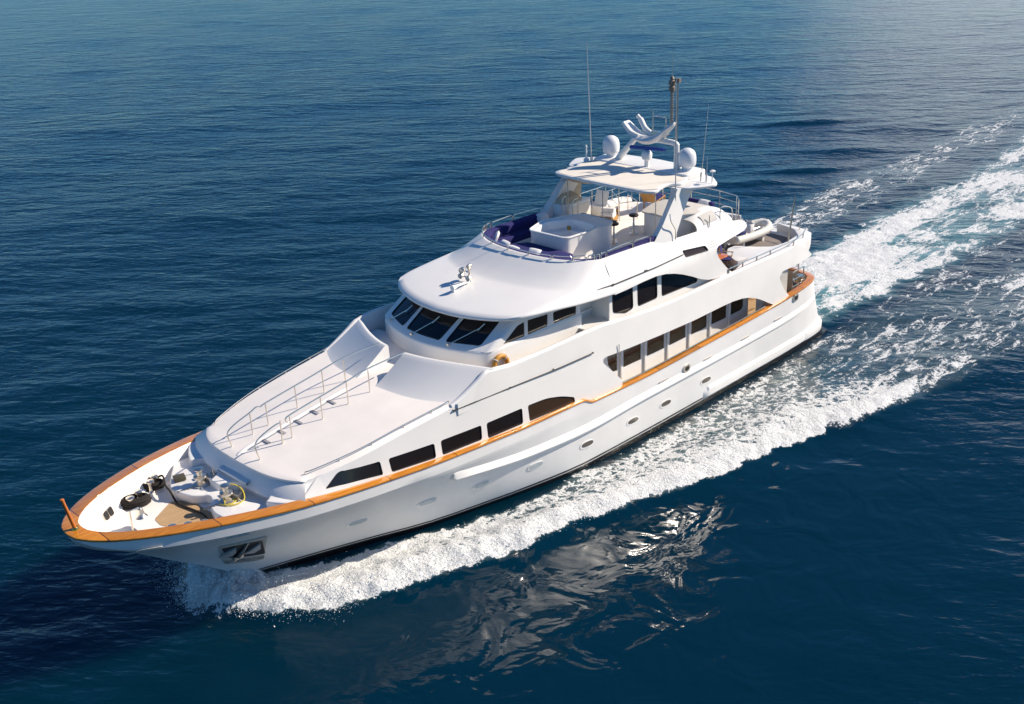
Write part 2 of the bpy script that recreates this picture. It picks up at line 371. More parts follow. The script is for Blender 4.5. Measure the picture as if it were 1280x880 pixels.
# upper rub strake and lower bustle on both sides
strake_z = pchip([(1.4, 2.0), (4, 1.85), (9, 1.80), (14, 1.82), (17, 1.75), (20.3, 1.9), (22.4, 2.18), (23.6, 2.40), (23.9, 2.45)])
for sg in (1, -1):
    m = MB(); rows = []
    for x in [1.4, 1.6]+[2+.7*i for i in range(31)]+[23.62, 23.7, 23.74]:
        z = strake_z(x); h = .0 if x in (1.4, 23.74) else 1; d = (float(np.interp(x, [8, 18], [.085, .15])) if x < 23.69 else .09)*h*min(1, x/3)+.005
        rows.append([on_hull(x, z+.26, -.02, sg), on_hull(x, z+.20, .004+.25*d, sg), on_hull(x, z+.06, d, sg), on_hull(x, z, d*.95, sg), on_hull(x, z-.07, .008, sg), on_hull(x, z-.09, -.02, sg)])
    m.grid(rows); m.build('rub_strake', WHITE, yacht, angle=30)
    m = MB(); rows = []
    for x in [1.5+.55*i for i in range(16)]+[9.85, 10.0, 10.06]:
        d = .11*min(1, (x-1.2)/1.0) if x < 9.9 else .04 if x < 10.02 else .0
        zt = .62 if x < 9.8 else .5
        f = lambda z, o: on_hull(max(x, .8), z, o, sg)+Vector((x-max(x, .8), 0, 0))
        rows.append([f(zt+.16, -.01), f(zt+.05, d*.8), f(zt-.08, d), f(.36, d), f(.25, d*.3), f(.2, -.02)])
    m.grid(rows); m.build('lower_bustle', WHITE, yacht, angle=30)
# swim platform at the stern
m = MB(); pl = [(2.4, 3.70), (1.5, 3.68), (.75, 3.60), (.3, 3.42), (.0, 3.12), (-.2, 2.6), (-.3, 2.0), (-.3, -2.0), (-.2, -2.6), (.0, -3.12), (.3, -3.42), (.75, -3.60), (1.5, -3.68), (2.4, -3.70)]
m.prism(rounded(pl, .25), .30, .70); m.build('swim_platform', WHITE, yacht, bevel=.05)
# portlights, fairlead slots, hawse rings on the port side
pm = [(27.72, 2.69), (24.96, 2.13), (22.6, 1.72), (19.97, 1.36), (17.3, 1.16), (14.73, 1.1), (12.68, 1.07), (10.02, 1.11)]
def oval(cx, cz, a, b, sl=0, n=20, p=2.6):
    out = []
    for k in range(n):
        t = 2*math.pi*k/n; c, s = math.cos(t), math.sin(t)
        u = a*abs(c)**(2/p)*(1 if c > 0 else -1); w = b*abs(s)**(2/p)*(1 if s > 0 else -1)
        out.append((cx+u, cz+w+sl*u))
    return out
PORTL = [(26.73, 1.62), (24.33, 1.53), (22.19, 1.37), (19.8, 1.22), (17.28, 1.11), (14.67, 1.06), (12.63, 1.04), (9.97, 1.09)]
for x, z in PORTL:
    fr = MB(); hull_patch(fr, oval(x, z, .36, .15, .05), -.01, .014, .08); o = fr.build('portlight', WHITE, yacht, angle=50)
    g = MB(); hull_patch(g, oval(x-.03, z+.015, .30, .10, .05), .0, .024, .08); g.build('pane', MATS['porthole_glass'] if x < 18 else MATS['pale_pane'], o)
for x, z in [(33.38, 3.78), (31.15, 3.5), (12.86, 2.15), (9.89, 2.1), (7.23, 2.12), (4.73, 2.2)]:
    g = MB(); hull_patch(g, oval(x, z, .3, .022, .0, 16), -.02, .045, .06); g.build('fairlead', MATS['pocket_steel'], yacht)
for x, z in [(11.37, 2.15), (3.34, 2.76)]:
    g = MB(); hull_patch(g, oval(x, z, .22, .17, .0, 18), -.02, .05, .1); o = g.build('hawse_ring', STEEL, yacht)
    g = MB(); hull_patch(g, oval(x, z, .13, .095, .0, 16), .0, .056, .1); g.build('opening', BLACK, o)
# anchor pocket
ap = [(30.5, 1.12), (31.18, 2.61), (30.01, 2.79), (29.42, 1.02)]
g = MB(); hull_patch(g, rounded(ap, .12), -.02, .03, .14); pk = g.build('anchor_pocket', MATS['pocket_steel'], yacht)
cxp = sum(p[0] for p in ap)/4; czp = sum(p[1] for p in ap)/4
inn = [(cxp+(p[0]-cxp)*.86, czp+(p[1]-czp)*.62+.1) for p in ap]
g = MB(); hull_patch(g, rounded(inn, .1), .0, .036, .14); g.build('opening', BLACK, pk)
for k in range(26):
    t = (k+.5)/26
    lo = np.array(ap[0])*(1-t)+np.array(ap[3])*t; hi = np.array(ap[1])*(1-t)+np.array(ap[2])*t
    a = lo+(hi-lo)*.03; b = lo+(hi-lo)*.17
    if k == 0: g = MB()
    g.tube([on_hull(*a, .04), on_hull(*b, .04)], .017, 5)
g.build('scuff_bars', STEEL, pk)
AP = (ap, cxp, czp)

# ------------------------------------------------------------------ foredeck
rows = [Vector(q[4]) for q in inner_cap[:-1] if q[4][0] > 28]
def inside_hull(q, z, gap):
    return q.x < 34.8 and abs(q.y) < hull_y(q.x, z)-gap
rr = []
for p in rows:
    d = Vector((min(p.x, 32.6), 0, 0))-Vector((p.x, p.y, 0)); d.normalize()
    L = [Vector((p.x, p.y, p.z-.03))]; s0 = .03
    for z, s in ((p.z-.1, .05), (3.75, .12), (3.5, .2), (3.38, .30), (3.31, .42)):
        s = max(s, s0)
        while True:
            q = Vector((p.x, p.y, z))+d*s
            if inside_hull(q, z, .07) or s > 3: break
            s += .02
        s0 = s; L.append(q)
    rr.append(L)
m = MB(); m.grid(rr); m.build('bulwark_lining', WHITE, yacht, angle=60)
m = MB(); low_edge = [tuple(L[-1]) for L in rr]
m.prism([(a, b) for a, b, c in low_edge], 3.292, 3.306); m.build('foredeck', DECKW, yacht, smooth=False)
# teak well and windlass pods
m = MB(); m.prism(rounded([(32.2, -.30), (31.35, -.85), (30.9, -.5), (30.85, .9), (31.15, 1.25), (31.75, .85), (32.25, .2)], .12), 3.3, 3.318); m.build('teak_well', TEAKD, yacht)
pod = [(29.4, -2.5), (30.3, -2.45), (30.8, -1.75), (31.18, -1.15), (31.15, -.7), (31.0, -.2), (30.8, .0), (30.62, .12), (30.62, .4), (30.9, .72), (31.05, 1.2), (31.0, 1.75), (30.62, 2.3), (30.2, 2.62), (29.4, 2.7)]
m = MB(); m.prism(rounded(pod, .16, 5), 3.31, 3.62); m.build('windlass_platform', WHITE, yacht, bevel=.05, seg=3)
# stepped coaming ahead of the cabin front with two recesses for the windlasses
def cx_(y, x0): return x0-.055*y*y-.006*y**4
ys_ = [-3.0+.1*i for i in range(61)]
co = []
for y in ys_:
    x = cx_(y, 30.28)
    for c0, hw in ((-1.05, .72), (1.2, 1.0)):
        k = abs(y-c0)/hw
        if k < 1: x -= .5*(1-k**6)
    co.append((x, y))
m = MB(); m.prism([(28.4, -3.0)]+co+[(28.4, 3.0)], 3.55, 3.86); m.build('foredeck_coaming', WHITE, yacht, bevel=.04, seg=3)
# ------------------------------------------------------------------ fore cabin (main deck forward)
ztop = pchip([(0, 5.1), (3, 5.12), (8, 5.19), (12, 5.19), (14.4, 5.33), (16.8, 5.52), (19.3, 5.52), (21, 5.56), (21.9, 5.70), (22.4, 5.47), (22.9, 5.23), (23.5, 5.0), (24.4, 4.9), (25.5, 4.78), (26.8, 4.6), (27.8, 4.45), (28.6, 4.32), (29.2, 4.18)])
yr = pchip([(0, 3.5), (10, 3.55), (21.9, 3.55), (23.5, 3.47), (25.5, 3.32), (26.8, 3.2), (27.8, 2.98), (28.6, 2.72), (29.2, 2.45)])
yb_ = lin([(0, 3.4), (1.5, 3.55), (3, 3.66), (17, 3.67), (22.4, 3.6), (24.4, 3.54), (26.2, 3.42), (27.8, 3.26), (28.6, 3.12), (29.2, 2.97)])
zb_ = lin([(0, 4.3), (3.5, 4.3), (8, 3.8), (15, 3.6), (17, 3.4), (18, 3.0), (28.6, 3.8), (29.2, 3.84)])
def side(x, z, sg=1):
    u = (z-zb_(x))/(ztop(x)-zb_(x)); u = min(max(u, 0), 1.05)
    s = u*u if x > 26 else u
    return Vector((x, sg*(yb_(x)+(yr(x)-yb_(x))*u), z))
topl = [(x, ztop(x)-.08) for x in (28.42, 28.2, 27.8, 27.3, 26.8, 26.2, 25.5, 25, 24.4, 23.9, 23.5, 23.2, 22.9, 22.6, 22.4, 22.15, 21.9, 21.5, 21, 20, 19.3, 18, 16.8, 15.6, 14.4, 13.2, 12, 10, 8, 6, 4.5)]
low_f = [(x, zc(x)-.02) for x in (17.7, 19, 20.5, 22.4, 24.4, 26.2, 27.8, 28.6, 29.14)]
opening = rounded([(15.3, 3.02), (16.32, 4.08), (16.15, 4.22)], [0, .12, .15])[:-1]
outline = topl + [(3.0, 5.08), (2.45, 4.8), (1.95, 4.37), (2.3, 4.30), (4.42, 4.27), (4.62, 4.1), (4.6, 3.9), (4.25, 3.4), (3.75, 2.93)] + [(5.0, 2.9), (5.5, 3.16), (6.0, 3.43), (6.5, 3.66), (6.95, 3.82), (7.5, 3.93), (8.1, 3.985), (8.9, 4.0), (10.8, 3.985), (13, 4.05), (14.5, 4.12), (15.6, 4.18), (16.12, 4.22), (16.27, 4.18), (16.29, 4.06), (16.15, 3.9), (15.75, 3.5), (15.25, 2.99), (15.25, 2.72), (16.6, 2.76), (16.95, 2.8), (17.25, 2.9), (17.45, 3.0)] + low_f
fw = [[(28.32, 3.93), (27.79, 4.27), (26.43, 4.15), (26.41, 3.70)], [(26.12, 4.12), (24.38, 3.99), (24.38, 3.49), (26.08, 3.65)], [(24.11, 3.98), (22.4, 3.89), (22.41, 3.37), (24.1, 3.47)], [(22.16, 3.87), (20.5, 3.80), (20.5, 3.22), (22.13, 3.30)], [(20.22, 3.79), (19.3, 3.73), (18.5, 3.52), (17.9, 3.26), (17.88, 3.06), (20.17, 3.18)]]
holes = []
for i, w in enumerate(fw):
    r = [.03, .12, .09, .06] if i == 0 else [.09]*4 if i < 4 else [.09, .3, .3, .08, .06, .08]
    holes.append(rounded(w, r))
fronts = {}
for sg in (1, -1):
    m = MB(); sheet(m, outline, holes, lambda a, b: side(a, b, sg), lambda a, b: Vector((0, -sg*.10, 0)), .45)
    shell = m.build('deckhouse_side', WHITE, yacht, angle=25)
    for i, h in enumerate(holes):
        c = np.mean(np.array(h), axis=0); big = [tuple(c+(np.array(p)-c)*1.05) for p in h]
        g = MB(); sheet(g, big, (), lambda a, b: side(a, b, sg)-Vector((0, sg*.030, 0)), lambda a, b: Vector((0, -sg*.02, 0)), .5)
        o = g.build('cabin_window', MATS['brown_glass'] if i == 4 else GLASS, shell, angle=25)
        # thin black gasket
        g = MB(); ring = h; g.tube([side(a, b, sg)-Vector((0, sg*.012, 0)) for a, b in ring], .016, 5, closed=True); g.build('gasket', BLACK, shell)
# cabin roof with crown
def zroof(x, y):
    zz = ztop(max(x, 23.5)) + (.0 if x > 23.5 else .07*(23.5-x)); w = yr(max(x, 23.5))
    return zz+.14*(1-min(1, (y/w)**2))
def xfront(y): return 29.5-.03*y*y-.0085*y**4
m = MB(); rows = []
N = 33
for j in range(N):
    s = -1+2*j/(N-1); s = math.copysign(abs(s)**.8, s)
    row = []
    y0 = s*2.72
    for i in range(22):
        t = i/21; x = 28.6+(21.2-28.6)*t; w = yr(max(x, 23.5)) if x > 22.8 else 3.3
        y = s*w; z = zroof(x, y); 
        if abs(s) > .999: z = ztop(max(x, 23.5))-.09
        elif abs(s) > .95: z = ztop(max(x, 23.5))-.03
        row.append((x, y, z))
    xf = xfront(y0)
    fr_ = []
    for q in (1, .97, .8, .6, .4, .2):
        x = 28.6+(xf-28.6)*q; z = 4.32+.14*(1-s*s)*(1-.55*q) - .05*q + (-.07 if q == 1 else -.02 if q == .97 else 0)
        fr_.append((x, y0*(1+.0*q), z if abs(s) < .95 else 4.32-.09))
    rows.append(fr_+row)
m.grid(rows); roof = m.build('cabin_roof', DECKW, yacht, angle=20)
# front face of the cabin and the step below it
m = MB(); rows = []
for k in range(31):
    y = -2.72+5.44*k/30; xf = xfront(y)
    zt = 4.32+.14*(1-(y/2.72)**2)*.45-.12
    e = lambda dx, z, sc: (xf+dx, y*sc, z)
    rows.append([e(-.12, zt+.05, .99), e(-.06, zt, 1.0), e(.0, 4.18, 1.02), e(.16, 4.0, 1.08), e(.26, 3.87, 1.14), e(.30, 3.8, 1.16)])
cols = [4.27, 4.22, 4.12, 3.98, 3.87, 3.78]
xe = lambda z: 29.12-max(0, z-3.86)*1.62
L_ = [tuple(side(xe(z), z, -1)) for z in cols]; R_ = [tuple(side(xe(z), z, 1)) for z in cols]
rows = [L_]+rows+[R_]
m.grid(rows); m.build('cabin_front', WHITE, yacht, angle=50)
m = MB(); rows = []
for k in range(13):
    y = -.45+1.5*k/12; xf = xfront(y); e = 1-abs(k-6)/6
    rows.append([(xf+.10, y, 3.90), (xf+.30, y, 3.90), (xf+.34, y, 3.95), (xf+.31, y, 3.99+.02*e), (xf+.08, y, 4.03+.02*e)])
m.grid(rows); m.build('front_step', WHITE, yacht, angle=40)
# low grab rails at the roof edge
for sg in (1, -1):
    m = MB(); pts = [(x, sg*(yr(x)-.16), ztop(x)+.10) for x in [28.5-.25*i for i in range(21)]]
    pts = [(28.62, sg*2.5, 4.36), (28.6, sg*2.52, 4.42)] + pts + [(pts[-1][0]-.02, pts[-1][1], ztop(23.5)+.02)]
    m.tube(pts, .016, 6)
    for x in (27.6, 26.5, 25.3, 24.2): m.tube([(x, sg*(yr(x)-.16), ztop(x)), (x, sg*(yr(x)-.16), ztop(x)+.10)], .014, 6)
    m.build('grab_rail', STEEL, yacht)
# walkway steps on the roof, with two long handrails
STEPX = [29.05, 28.35, 27.75, 27.1, 26.45, 25.75]
for x in STEPX: m = MB(); m.box((x, .08, zroof(x, 0)+.004), (.12, .42, .035)); m.build('step_tread', MATS['step_grey'], yacht, bevel=.01)
m = MB(); kb = [(29.3, .1, zroof(29, 0)-.05)]
for sg in (1, -1):
    m = MB(); y = .66*sg; sp = []
    fx = [28.35, 27.75, 26.6, 25.5, 24.6] if sg < 0 else [28.1, 27.75, 26.55, 25.5, 24.6]
    zr = lambda x: zroof(x, y)
    if sg < 0:
        m.tube(catmull([(29.1, y, zr(29)-.12), (29.15, y, zr(29)+.12), (29.22, y, zr(29)+.5), (28.95, y, zr(28.9)+.68), (28.35, y, zr(28.35)+.76), (28.1, y, zr(28.1)+.82), (27.9, y, zr(27.9)+.74), (27.75, y, zr(27.75)+.78), (26, y, zr(26)+.80), (24.6, y, zr(24.6)+.85), (23.0, y-.05, 5.86)], 5), .024, 6)
    else:
        m.tube(catmull([(29.0, y+.1, zr(29)-.15), (29.05, y+.1, zr(29)+.1), (29.1, y+.05, zr(29)+.5), (28.85, y, zr(28.85)+.66), (28.2, y, zr(28.2)+.73), (28.1, y, zr(28.1)+.55), (28.12, y, zr(28.1)+.0)], 5), .024, 6)
        m.tube(catmull([(27.85, y, zr(27.85)+.58), (27.9, y, zr(27.9)+.72), (27.7, y, zr(27.7)+.78), (26.5, y, zr(26.5)+.79), (25.5, y, zr(25.5)+.80), (24.6, y, zr(24.6)+.84), (23.0, y-.1, 5.86)], 5), .024, 6)
    for x in fx: m.tube([(x, y, zr(x)-.01), (x, y, zr(x)+.78)], .02, 6)
    m.build('stair_handrail', STEEL, yacht)
m = MB(); m.tube(catmull([(29.3, -.08, zroof(28.9, 0)-.07), (29.0, -.1, zroof(28.8, 0)+.01), (28.2, -.12, zroof(28.2, 0)+.02), (26, -.16, zroof(26, 0)+.02), (24.9, -.18, zroof(24.9, 0)+.02)], 6), .06, 8); m.build('stair_kerb', WHITE, yacht)

# ------------------------------------------------------------------ raised breakwater (two halves with a gap on the centreline)
foot = lambda y: 24.32-.03*y*y-.004*y**4
crest = lambda y: 22.98-.12*y*y+.002*y**4
crz = lambda y: 5.80-.009*y*y
for sg in (1, -1):
    m = MB(); rows = []
    for k in range(19):
        y = .49+(3.54-.49)*k/18; a = foot(y); b = crest(y); zc_ = crz(y); zf = zroof(a, y)-.02
        if y > 3.2: zf = min(zf, ztop(23.4)-.03)
        prof = []
        for i in range(11):
            t = i/10; prof.append((a+(b-a)*t, sg*y, zf+(zc_-zf)*(t**1.18)))
        prof += [(b-.05, sg*y, zc_+.015), (b-.13, sg*y, zc_-.005), (b-.16, sg*y, zc_-.06), (b-.2, sg*y, 4.6), (a, sg*y, 4.6)]
        rows.append(prof)
    m.grid(rows, close=True); n = len(rows[0])
    m.f.append(tuple(range(n))); m.f.append(tuple(range(len(m.v)-n, len(m.v))))
    m.build('breakwater', WHITE, yacht, angle=40)
# upper deck floor and inside of the bulwarks
pts = [(22.9, 0), (22.6, 1.5), (21.9, 3.0), (21.0, 3.5), (12, 3.5), (3, 3.45), (1.6, 3.1), (1.0, 2.2), (.85, 0)]
m = MB(); m.prism(pts+[(x, -y) for x, y in pts[-2:0:-1]], 4.3, 4.56); m.build('upper_deck', DECKW, yacht, bevel=.03)
for sg in (1, -1):
    m = MB(); rows = []
    for x in [23.5, 23.2, 22.9, 22.6, 22.3, 22.1]+[21.95-.5*i for i in range(38)]:
        lift = (0 if sg > 0 else .27*min(1, max(0, (22.0-x)/.9))*min(1, max(0, (x-12)/4))); k_ = 1
        rows.append([(x, sg*(yr(x)+.004), ztop(x)-.09), (x, sg*(yr(x)-.01), ztop(x)-.03+lift), (x, sg*(yr(x)-.06), ztop(x)+lift), (x, sg*(yr(x)-.14), ztop(x)+lift), (x, sg*(yr(x)-.19), ztop(x)-.05+lift), (x, sg*(yr(x)-.21), 4.5)])
    m.grid(rows); m.f.append((5, 4, 3, 2, 1, 0)); m.build('bulwark_cap', WHITE, yacht, angle=60)
# dark grooved rails standing off the sides
for sg in (1, -1):
    m = MB(); m.tube([side(23.52, 4.83, sg)+Vector((0, sg*.05, 0)), side(18.7, 4.66, sg)+Vector((0, sg*.05, 0)), side(16.82, 4.63, sg)+Vector((0, sg*.05, 0))], .022, 6)
    for x in (23.5, 21, 18.9, 16.85): m.tube([side(x, 4.64+(x-16.8)*.03, sg), side(x, 4.64+(x-16.8)*.03, sg)+Vector((0, sg*.06, 0))], .02, 5)
    m.build('side_grab_rail', MATS['dark_bronze'], yacht)
m = MB(); m.box((15.42, 3.66, 4.32), (.03, .02, .36)); m.build('door_seam', MATS['step_grey'], yacht)

# ------------------------------------------------------------------ main deck saloon behind the side opening
m = MB(); m.prism([(2.2, 3.45), (16.6, 3.6), (16.6, -3.6), (2.2, -3.45)], 1.85, 1.95); m.build('main_deck', DECKW, yacht, smooth=False)
SW = [[(15.18, 3.5), (14.49, 3.58), (14.49, 2.86), (14.76, 2.88)], [(14.13, 3.5), (13.05, 3.5), (13.05, 2.83), (14.13, 2.85)], [(12.67, 3.49), (11.58, 3.48), (11.58, 2.83), (12.68, 2.85)], [(11.24, 3.49), (10.17, 3.48), (10.17, 2.83), (11.24, 2.83)], [(9.78, 3.48), (8.70, 3.47), (8.70, 2.82), (9.78, 2.82)], [(8.38, 3.48), (7.3, 3.48), (7.29, 2.80), (8.38, 2.82)], [(7.02, 3.48), (6.07, 3.48), (6.03, 2.82), (7.01, 2.81)]]
for sg in (1, -1):
    m = MB(); hs = [rounded([(a, min(b, 3.9)+.0) for a, b in w], [.25, .05, .05, .2] if i == 0 else [.05]*4 if i < 6 else [.05, .22, .22, .05]) for i, w in enumerate(SW)]
    hs = [[(a, b+(.22 if b > 3.3 and i < 6 else 0)) for a, b in h] for i, h in enumerate(hs)]
    sheet(m, [(5.75, 1.95), (16.4, 1.95), (16.4, 4.3), (5.75, 4.3)], hs, lambda a, b: Vector((a, sg*2.8, b)), Vector((0, -sg*.08, 0)), .6)
    sw = m.build('saloon_side', WHITE, yacht, angle=25)
    for h in hs:
        c = np.mean(np.array(h), axis=0); big = [tuple(c+(np.array(p)-c)*1.05) for p in h]
        g = MB(); sheet(g, big, (), lambda a, b: Vector((a, sg*2.765, b)), Vector((0, -sg*.02, 0)), 1.0); g.build('saloon_window', MATS['brown_glass'], sw)
    for i in range(6):
        x = (SW[i][2][0]+SW[i+1][0][0])/2 if i else 14.31
        g = MB(); g.box((x, sg*2.84, 3.05), (.11, .07, 2.1)); g.build('mullion', WHITE, sw, bevel=.012)
    # bulwark lining and thin handrail above the cap rail
    m = MB(); rows = [[(x, sg*(yd(x)-.19), zc(x)-.05), (x, sg*(yd(x)-.22), 1.95)] for x in (2.4, 4, 6, 8, 10, 12, 14, 15.5, 16.6)]
    m.grid(rows); m.build('side_deck_bulwark', WHITE, yacht)
    m = MB(); m.tube([(x, sg*(yd(x)-.12), zc(x)+.10) for x in (5.6, 7, 8.5, 10, 11.5, 13, 14.5, 15.3)], .02, 6)
    for x in (5.65, 7.3, 9, 10.7, 12.3, 13.7, 15.2): m.tube([(x, sg*(yd(x)-.12), zc(x)), (x, sg*(yd(x)-.12), zc(x)+.1)], .016, 5)
    m.build('bulwark_handrail', STEEL, yacht)
m = MB(); m.box((16.45, 0, 3.1), (.1, 7.1, 2.4)); m.build('forward_bulkhead', WHITE, yacht)
# after bulkhead, cockpit details, gate
m = MB(); m.box((5.72, 0, 3.1), (.08, 5.6, 2.3)); ab = m.build('aft_bulkhead', WHITE, yacht)
m = MB(); m.box((5.66, -.6, 2.95), (.05, 2.2, 1.9)); m.build('sliding_door', GLASS, ab)
m = MB(); m.box((5.1, 3.1, 3.1), (.5, .3, 2.3)); m.build('wing_pillar', WHITE, yacht, bevel=.06)
m = MB()
for k in range(7): m.tube([(4.35-.12*k, 3.50-.025*k, 2.9), (4.35-.12*k, 3.50-.025*k, 4.3)], .07, 7)
m.build('gathered_curtain', CREAM, yacht)
m = MB(); m.prism(rounded([(5.6, 3.3), (5.6, -3.3), (1.5, -3.2), (1.1, -2.6), (1.1, 2.6), (1.5, 3.2)], .2), 1.95, 2.0); m.build('cockpit_deck', TEAKD, yacht)
rows = []
m = MB()
for sgrow in inner_cap[:-1]:
    q = Vector(sgrow[4])
    if q.x < 5.6: rows.append(q)
half_a = [p for p in rows if p.y > 0]; half_b = [p for p in rows if p.y <= 0]
for seq in (half_a, half_b):
    m.grid([[(p.x, p.y, p.z-.05), (p.x, p.y, 1.98)] for p in seq])
m.grid([[(.98, 2.0, 2.98), (.98, 2.0, 1.98)], [(.98, -2.0, 2.98), (.98, -2.0, 1.98)]])
m.build('cockpit_lining', WHITE, yacht)
m = MB(); G = [(3.0, 3.35), (2.0, 3.2)]
def gate(mb, a, b, z0, z1):
    A = Vector((*a, z0)); B = Vector((*b, z0)); up = Vector((0, 0, z1-z0)); d = (B-A)
    mb.tube(catmull([A, A+up*.9, A+up+d*.08, B+up-d*.08, B+up*.9, B], 4), .028, 6)
    for t in (.38, .68): mb.tube([A+up*t, B+up*t], .02, 6)
gate(m, (2.95, 3.28), (1.95, 3.22), 2.6, 3.72); m.build('stern_gate_rail', STEEL, yacht)
m = MB(); gate(m, (1.2, 2.5), (1.15, 1.4), 2.3, 3.6); m.build('stern_gate_rail', STEEL, yacht)
m = MB(); m.lathe([(.14, 2.0), (.14, 2.9), (.2, 2.94), (.2, 3.0), (.12, 3.03), (.12, 3.12), (.19, 3.16), (.17, 3.22)], (1.75, 2.95, 0), 12); m.build('mooring_capstan', STEEL, yacht)
# ------------------------------------------------------------------ wheelhouse
wx = lambda y: 21.97-.105*y*y
ring = [(wx(y), y) for y in [0, .3, .6, .9, 1.2, 1.5, 1.8, 2.1, 2.35, 2.5]] + [(21.15, 2.66), (20.9, 2.76), (20.5, 2.79), (19.5, 2.8), (18, 2.8), (16.5, 2.8)]
full = [(x, -y) for x, y in ring[:0:-1]] + ring
m = MB(); rows = []
for off, z in ((.0, 4.5), (.0, 5.72), (-.01, 5.79), (-.05, 5.83), (-.13, 5.86)):
    rows.append([(x+off*(1 if abs(y) < 2.6 else .5), y+(off*.4 if y > 2 else -off*.4 if y < -2 else 0), z) for x, y in full])
m.grid(rows); wh = m.build('wheelhouse', WHITE, yacht, angle=40)
wsx = lambda y, z: wx(y)-.10-1.70*(z-5.86)
def ws(a, b): return Vector((wsx(a, b), a, b))
fwh = [rounded([(-.86, 5.95), (.86, 5.95), (.90, 6.56), (-.90, 6.56)], .08), rounded([(1.12, 5.95), (2.34, 5.97), (2.32, 6.56), (1.10, 6.56)], .08), rounded([(-1.12, 5.95), (-2.34, 5.97), (-2.32, 6.56), (-1.10, 6.56)], .08)]
m = MB(); sheet(m, [(-2.62, 5.84), (2.62, 5.84), (2.62, 6.85), (-2.62, 6.85)], fwh, ws, Vector((-.08, 0, -.05)), .35)
wf = m.build('windscreen_frame', WHITE, yacht, angle=25)
for h in fwh:
    c = np.mean(np.array(h), axis=0); big = [tuple(c+(np.array(p)-c)*1.04) for p in h]
    g = MB(); sheet(g, big, (), lambda a, b: ws(a, b)+Vector((-.022, 0, -.014)), Vector((-.02, 0, -.012)), .3); g.build('windscreen_pane', FGLASS, wf, angle=20)
    g = MB(); g.tube([ws(a, b)+Vector((-.006, 0, 0)) for a, b in h], .018, 5, closed=True); g.build('gasket', BLACK, wf)
for y0, y1, z1 in ((-2.0, -1.5, 6.28), (-.35, .15, 6.32), (1.35, 1.95, 6.36)):
    g = MB(); a = ws(y0, 5.9)+Vector((.05, 0, .03)); b = ws(y1, z1)+Vector((.05, 0, .03))
    g.tube([a, b], .016, 5); g.box(a, (.10, .10, .06)); g.tube([b+Vector((.12, -.05, -.08)), b+Vector((-.16, .03, .1))], .02, 5); g.build('wiper', STEEL, wf)
for sg in (1, -1):
    sw_ = [rounded([(20.46, 5.90), (19.72, 6.37), (19.38, 6.41), (19.40, 5.87)], [.06, .06, .02, .04]), rounded([(19.22, 6.41), (18.21, 6.33), (18.24, 5.88), (19.24, 5.87)], [.03, .05, .09, .04]), rounded([(17.95, 6.31), (16.72, 6.24), (16.74, 5.86), (17.93, 5.88)], .08)]
    m = MB(); sheet(m, [(21.02, 5.82), (19.35, 6.82), (16.5, 6.75), (16.5, 5.82)], sw_, lambda a, b: Vector((a, sg*(2.76), b)), Vector((0, -sg*.08, 0)), .6)
    o = m.build('wheelhouse_side', WHITE, yacht, angle=25)
    for h in sw_:
        c = np.mean(np.array(h), axis=0); big = [tuple(c+(np.array(p)-c)*1.05) for p in h]
        g = MB(); sheet(g, big, (), lambda a, b: Vector((a, sg*2.735, b)), Vector((0, -sg*.02, 0)), 1.0); g.build('side_window', MATS['brown_glass'], o)
    # corner pillar
    m = MB(); rows = []
    for z in (5.83, 6.1, 6.4, 6.85):
        xx = wsx(2.62, z)
        rows.append([(xx+.005, sg*2.60, z), (xx-.0, sg*2.66, z), (xx-.10, sg*2.74, z), (xx-.24, sg*2.765, z)])
    m.grid(rows); m.build('corner_pillar', WHITE, yacht, angle=60)
    # wing recess between wheelhouse and saloon
    m = MB(); m.grid([[(16.5, sg*2.795, 4.5), (16.5, sg*2.755, 6.75)], [(16.6, sg*2.3, 4.5), (16.4, sg*2.3, 6.75)], [(15.4, sg*2.3, 4.5), (15.4, sg*2.3, 6.75)], [(15.42, sg*3.24, 4.5), (15.42, sg*3.24, 6.75)]])
    m.box((16.0, sg*2.85, 5.30), (1.3, 1.1, .05)); m.box((15.9, sg*2.36, 5.62), (1.0, .12, .05)); m.build('wing_recess', WHITE, yacht, smooth=False)
    # upper saloon side with three windows
    uw = [rounded([(15.30, 6.33), (14.15, 6.36), (14.10, 5.42), (14.55, 5.36), (15.26, 5.58)], [.12, .12, .12, .08, .12]), rounded([(13.85, 6.32), (12.68, 6.30), (12.65, 5.40), (13.81, 5.40)], .12), rounded([(12.40, 6.27), (11.9, 6.2), (11.37, 6.02), (10.7, 5.75), (10.08, 5.47), (10.12, 5.32), (12.35, 5.38)], [.12, .3, .3, .3, .1, .06, .1])]
    m = MB(); sheet(m, [(9.0, 4.5), (15.46, 4.5), (15.46, 6.75), (9.0, 6.75)], uw, lambda a, b: Vector((a, sg*3.24, b)), Vector((0, -sg*.08, 0)), .7)
    o = m.build('upper_saloon_side', WHITE, yacht, angle=25)
    for h in uw:
        c = np.mean(np.array(h), axis=0); big = [tuple(c+(np.array(p)-c)*1.05) for p in h]
        g = MB(); sheet(g, big, (), lambda a, b: Vector((a, sg*3.21, b)), Vector((0, -sg*.02, 0)), 1.0); g.build('upper_window', GLASS, o)
        g = MB(); g.tube([(a, sg*3.235, b) for a, b in h], .018, 5, closed=True); g.build('gasket', BLACK, o)
m = MB(); m.box((9.03, 0, 5.6), (.08, 6.4, 2.2)); ub = m.build('upper_aft_bulkhead', WHITE, yacht)
m = MB(); m.box((8.97, .3, 5.55), (.05, 4.2, 1.95)); m.build('sliding_door', GLASS, ub)

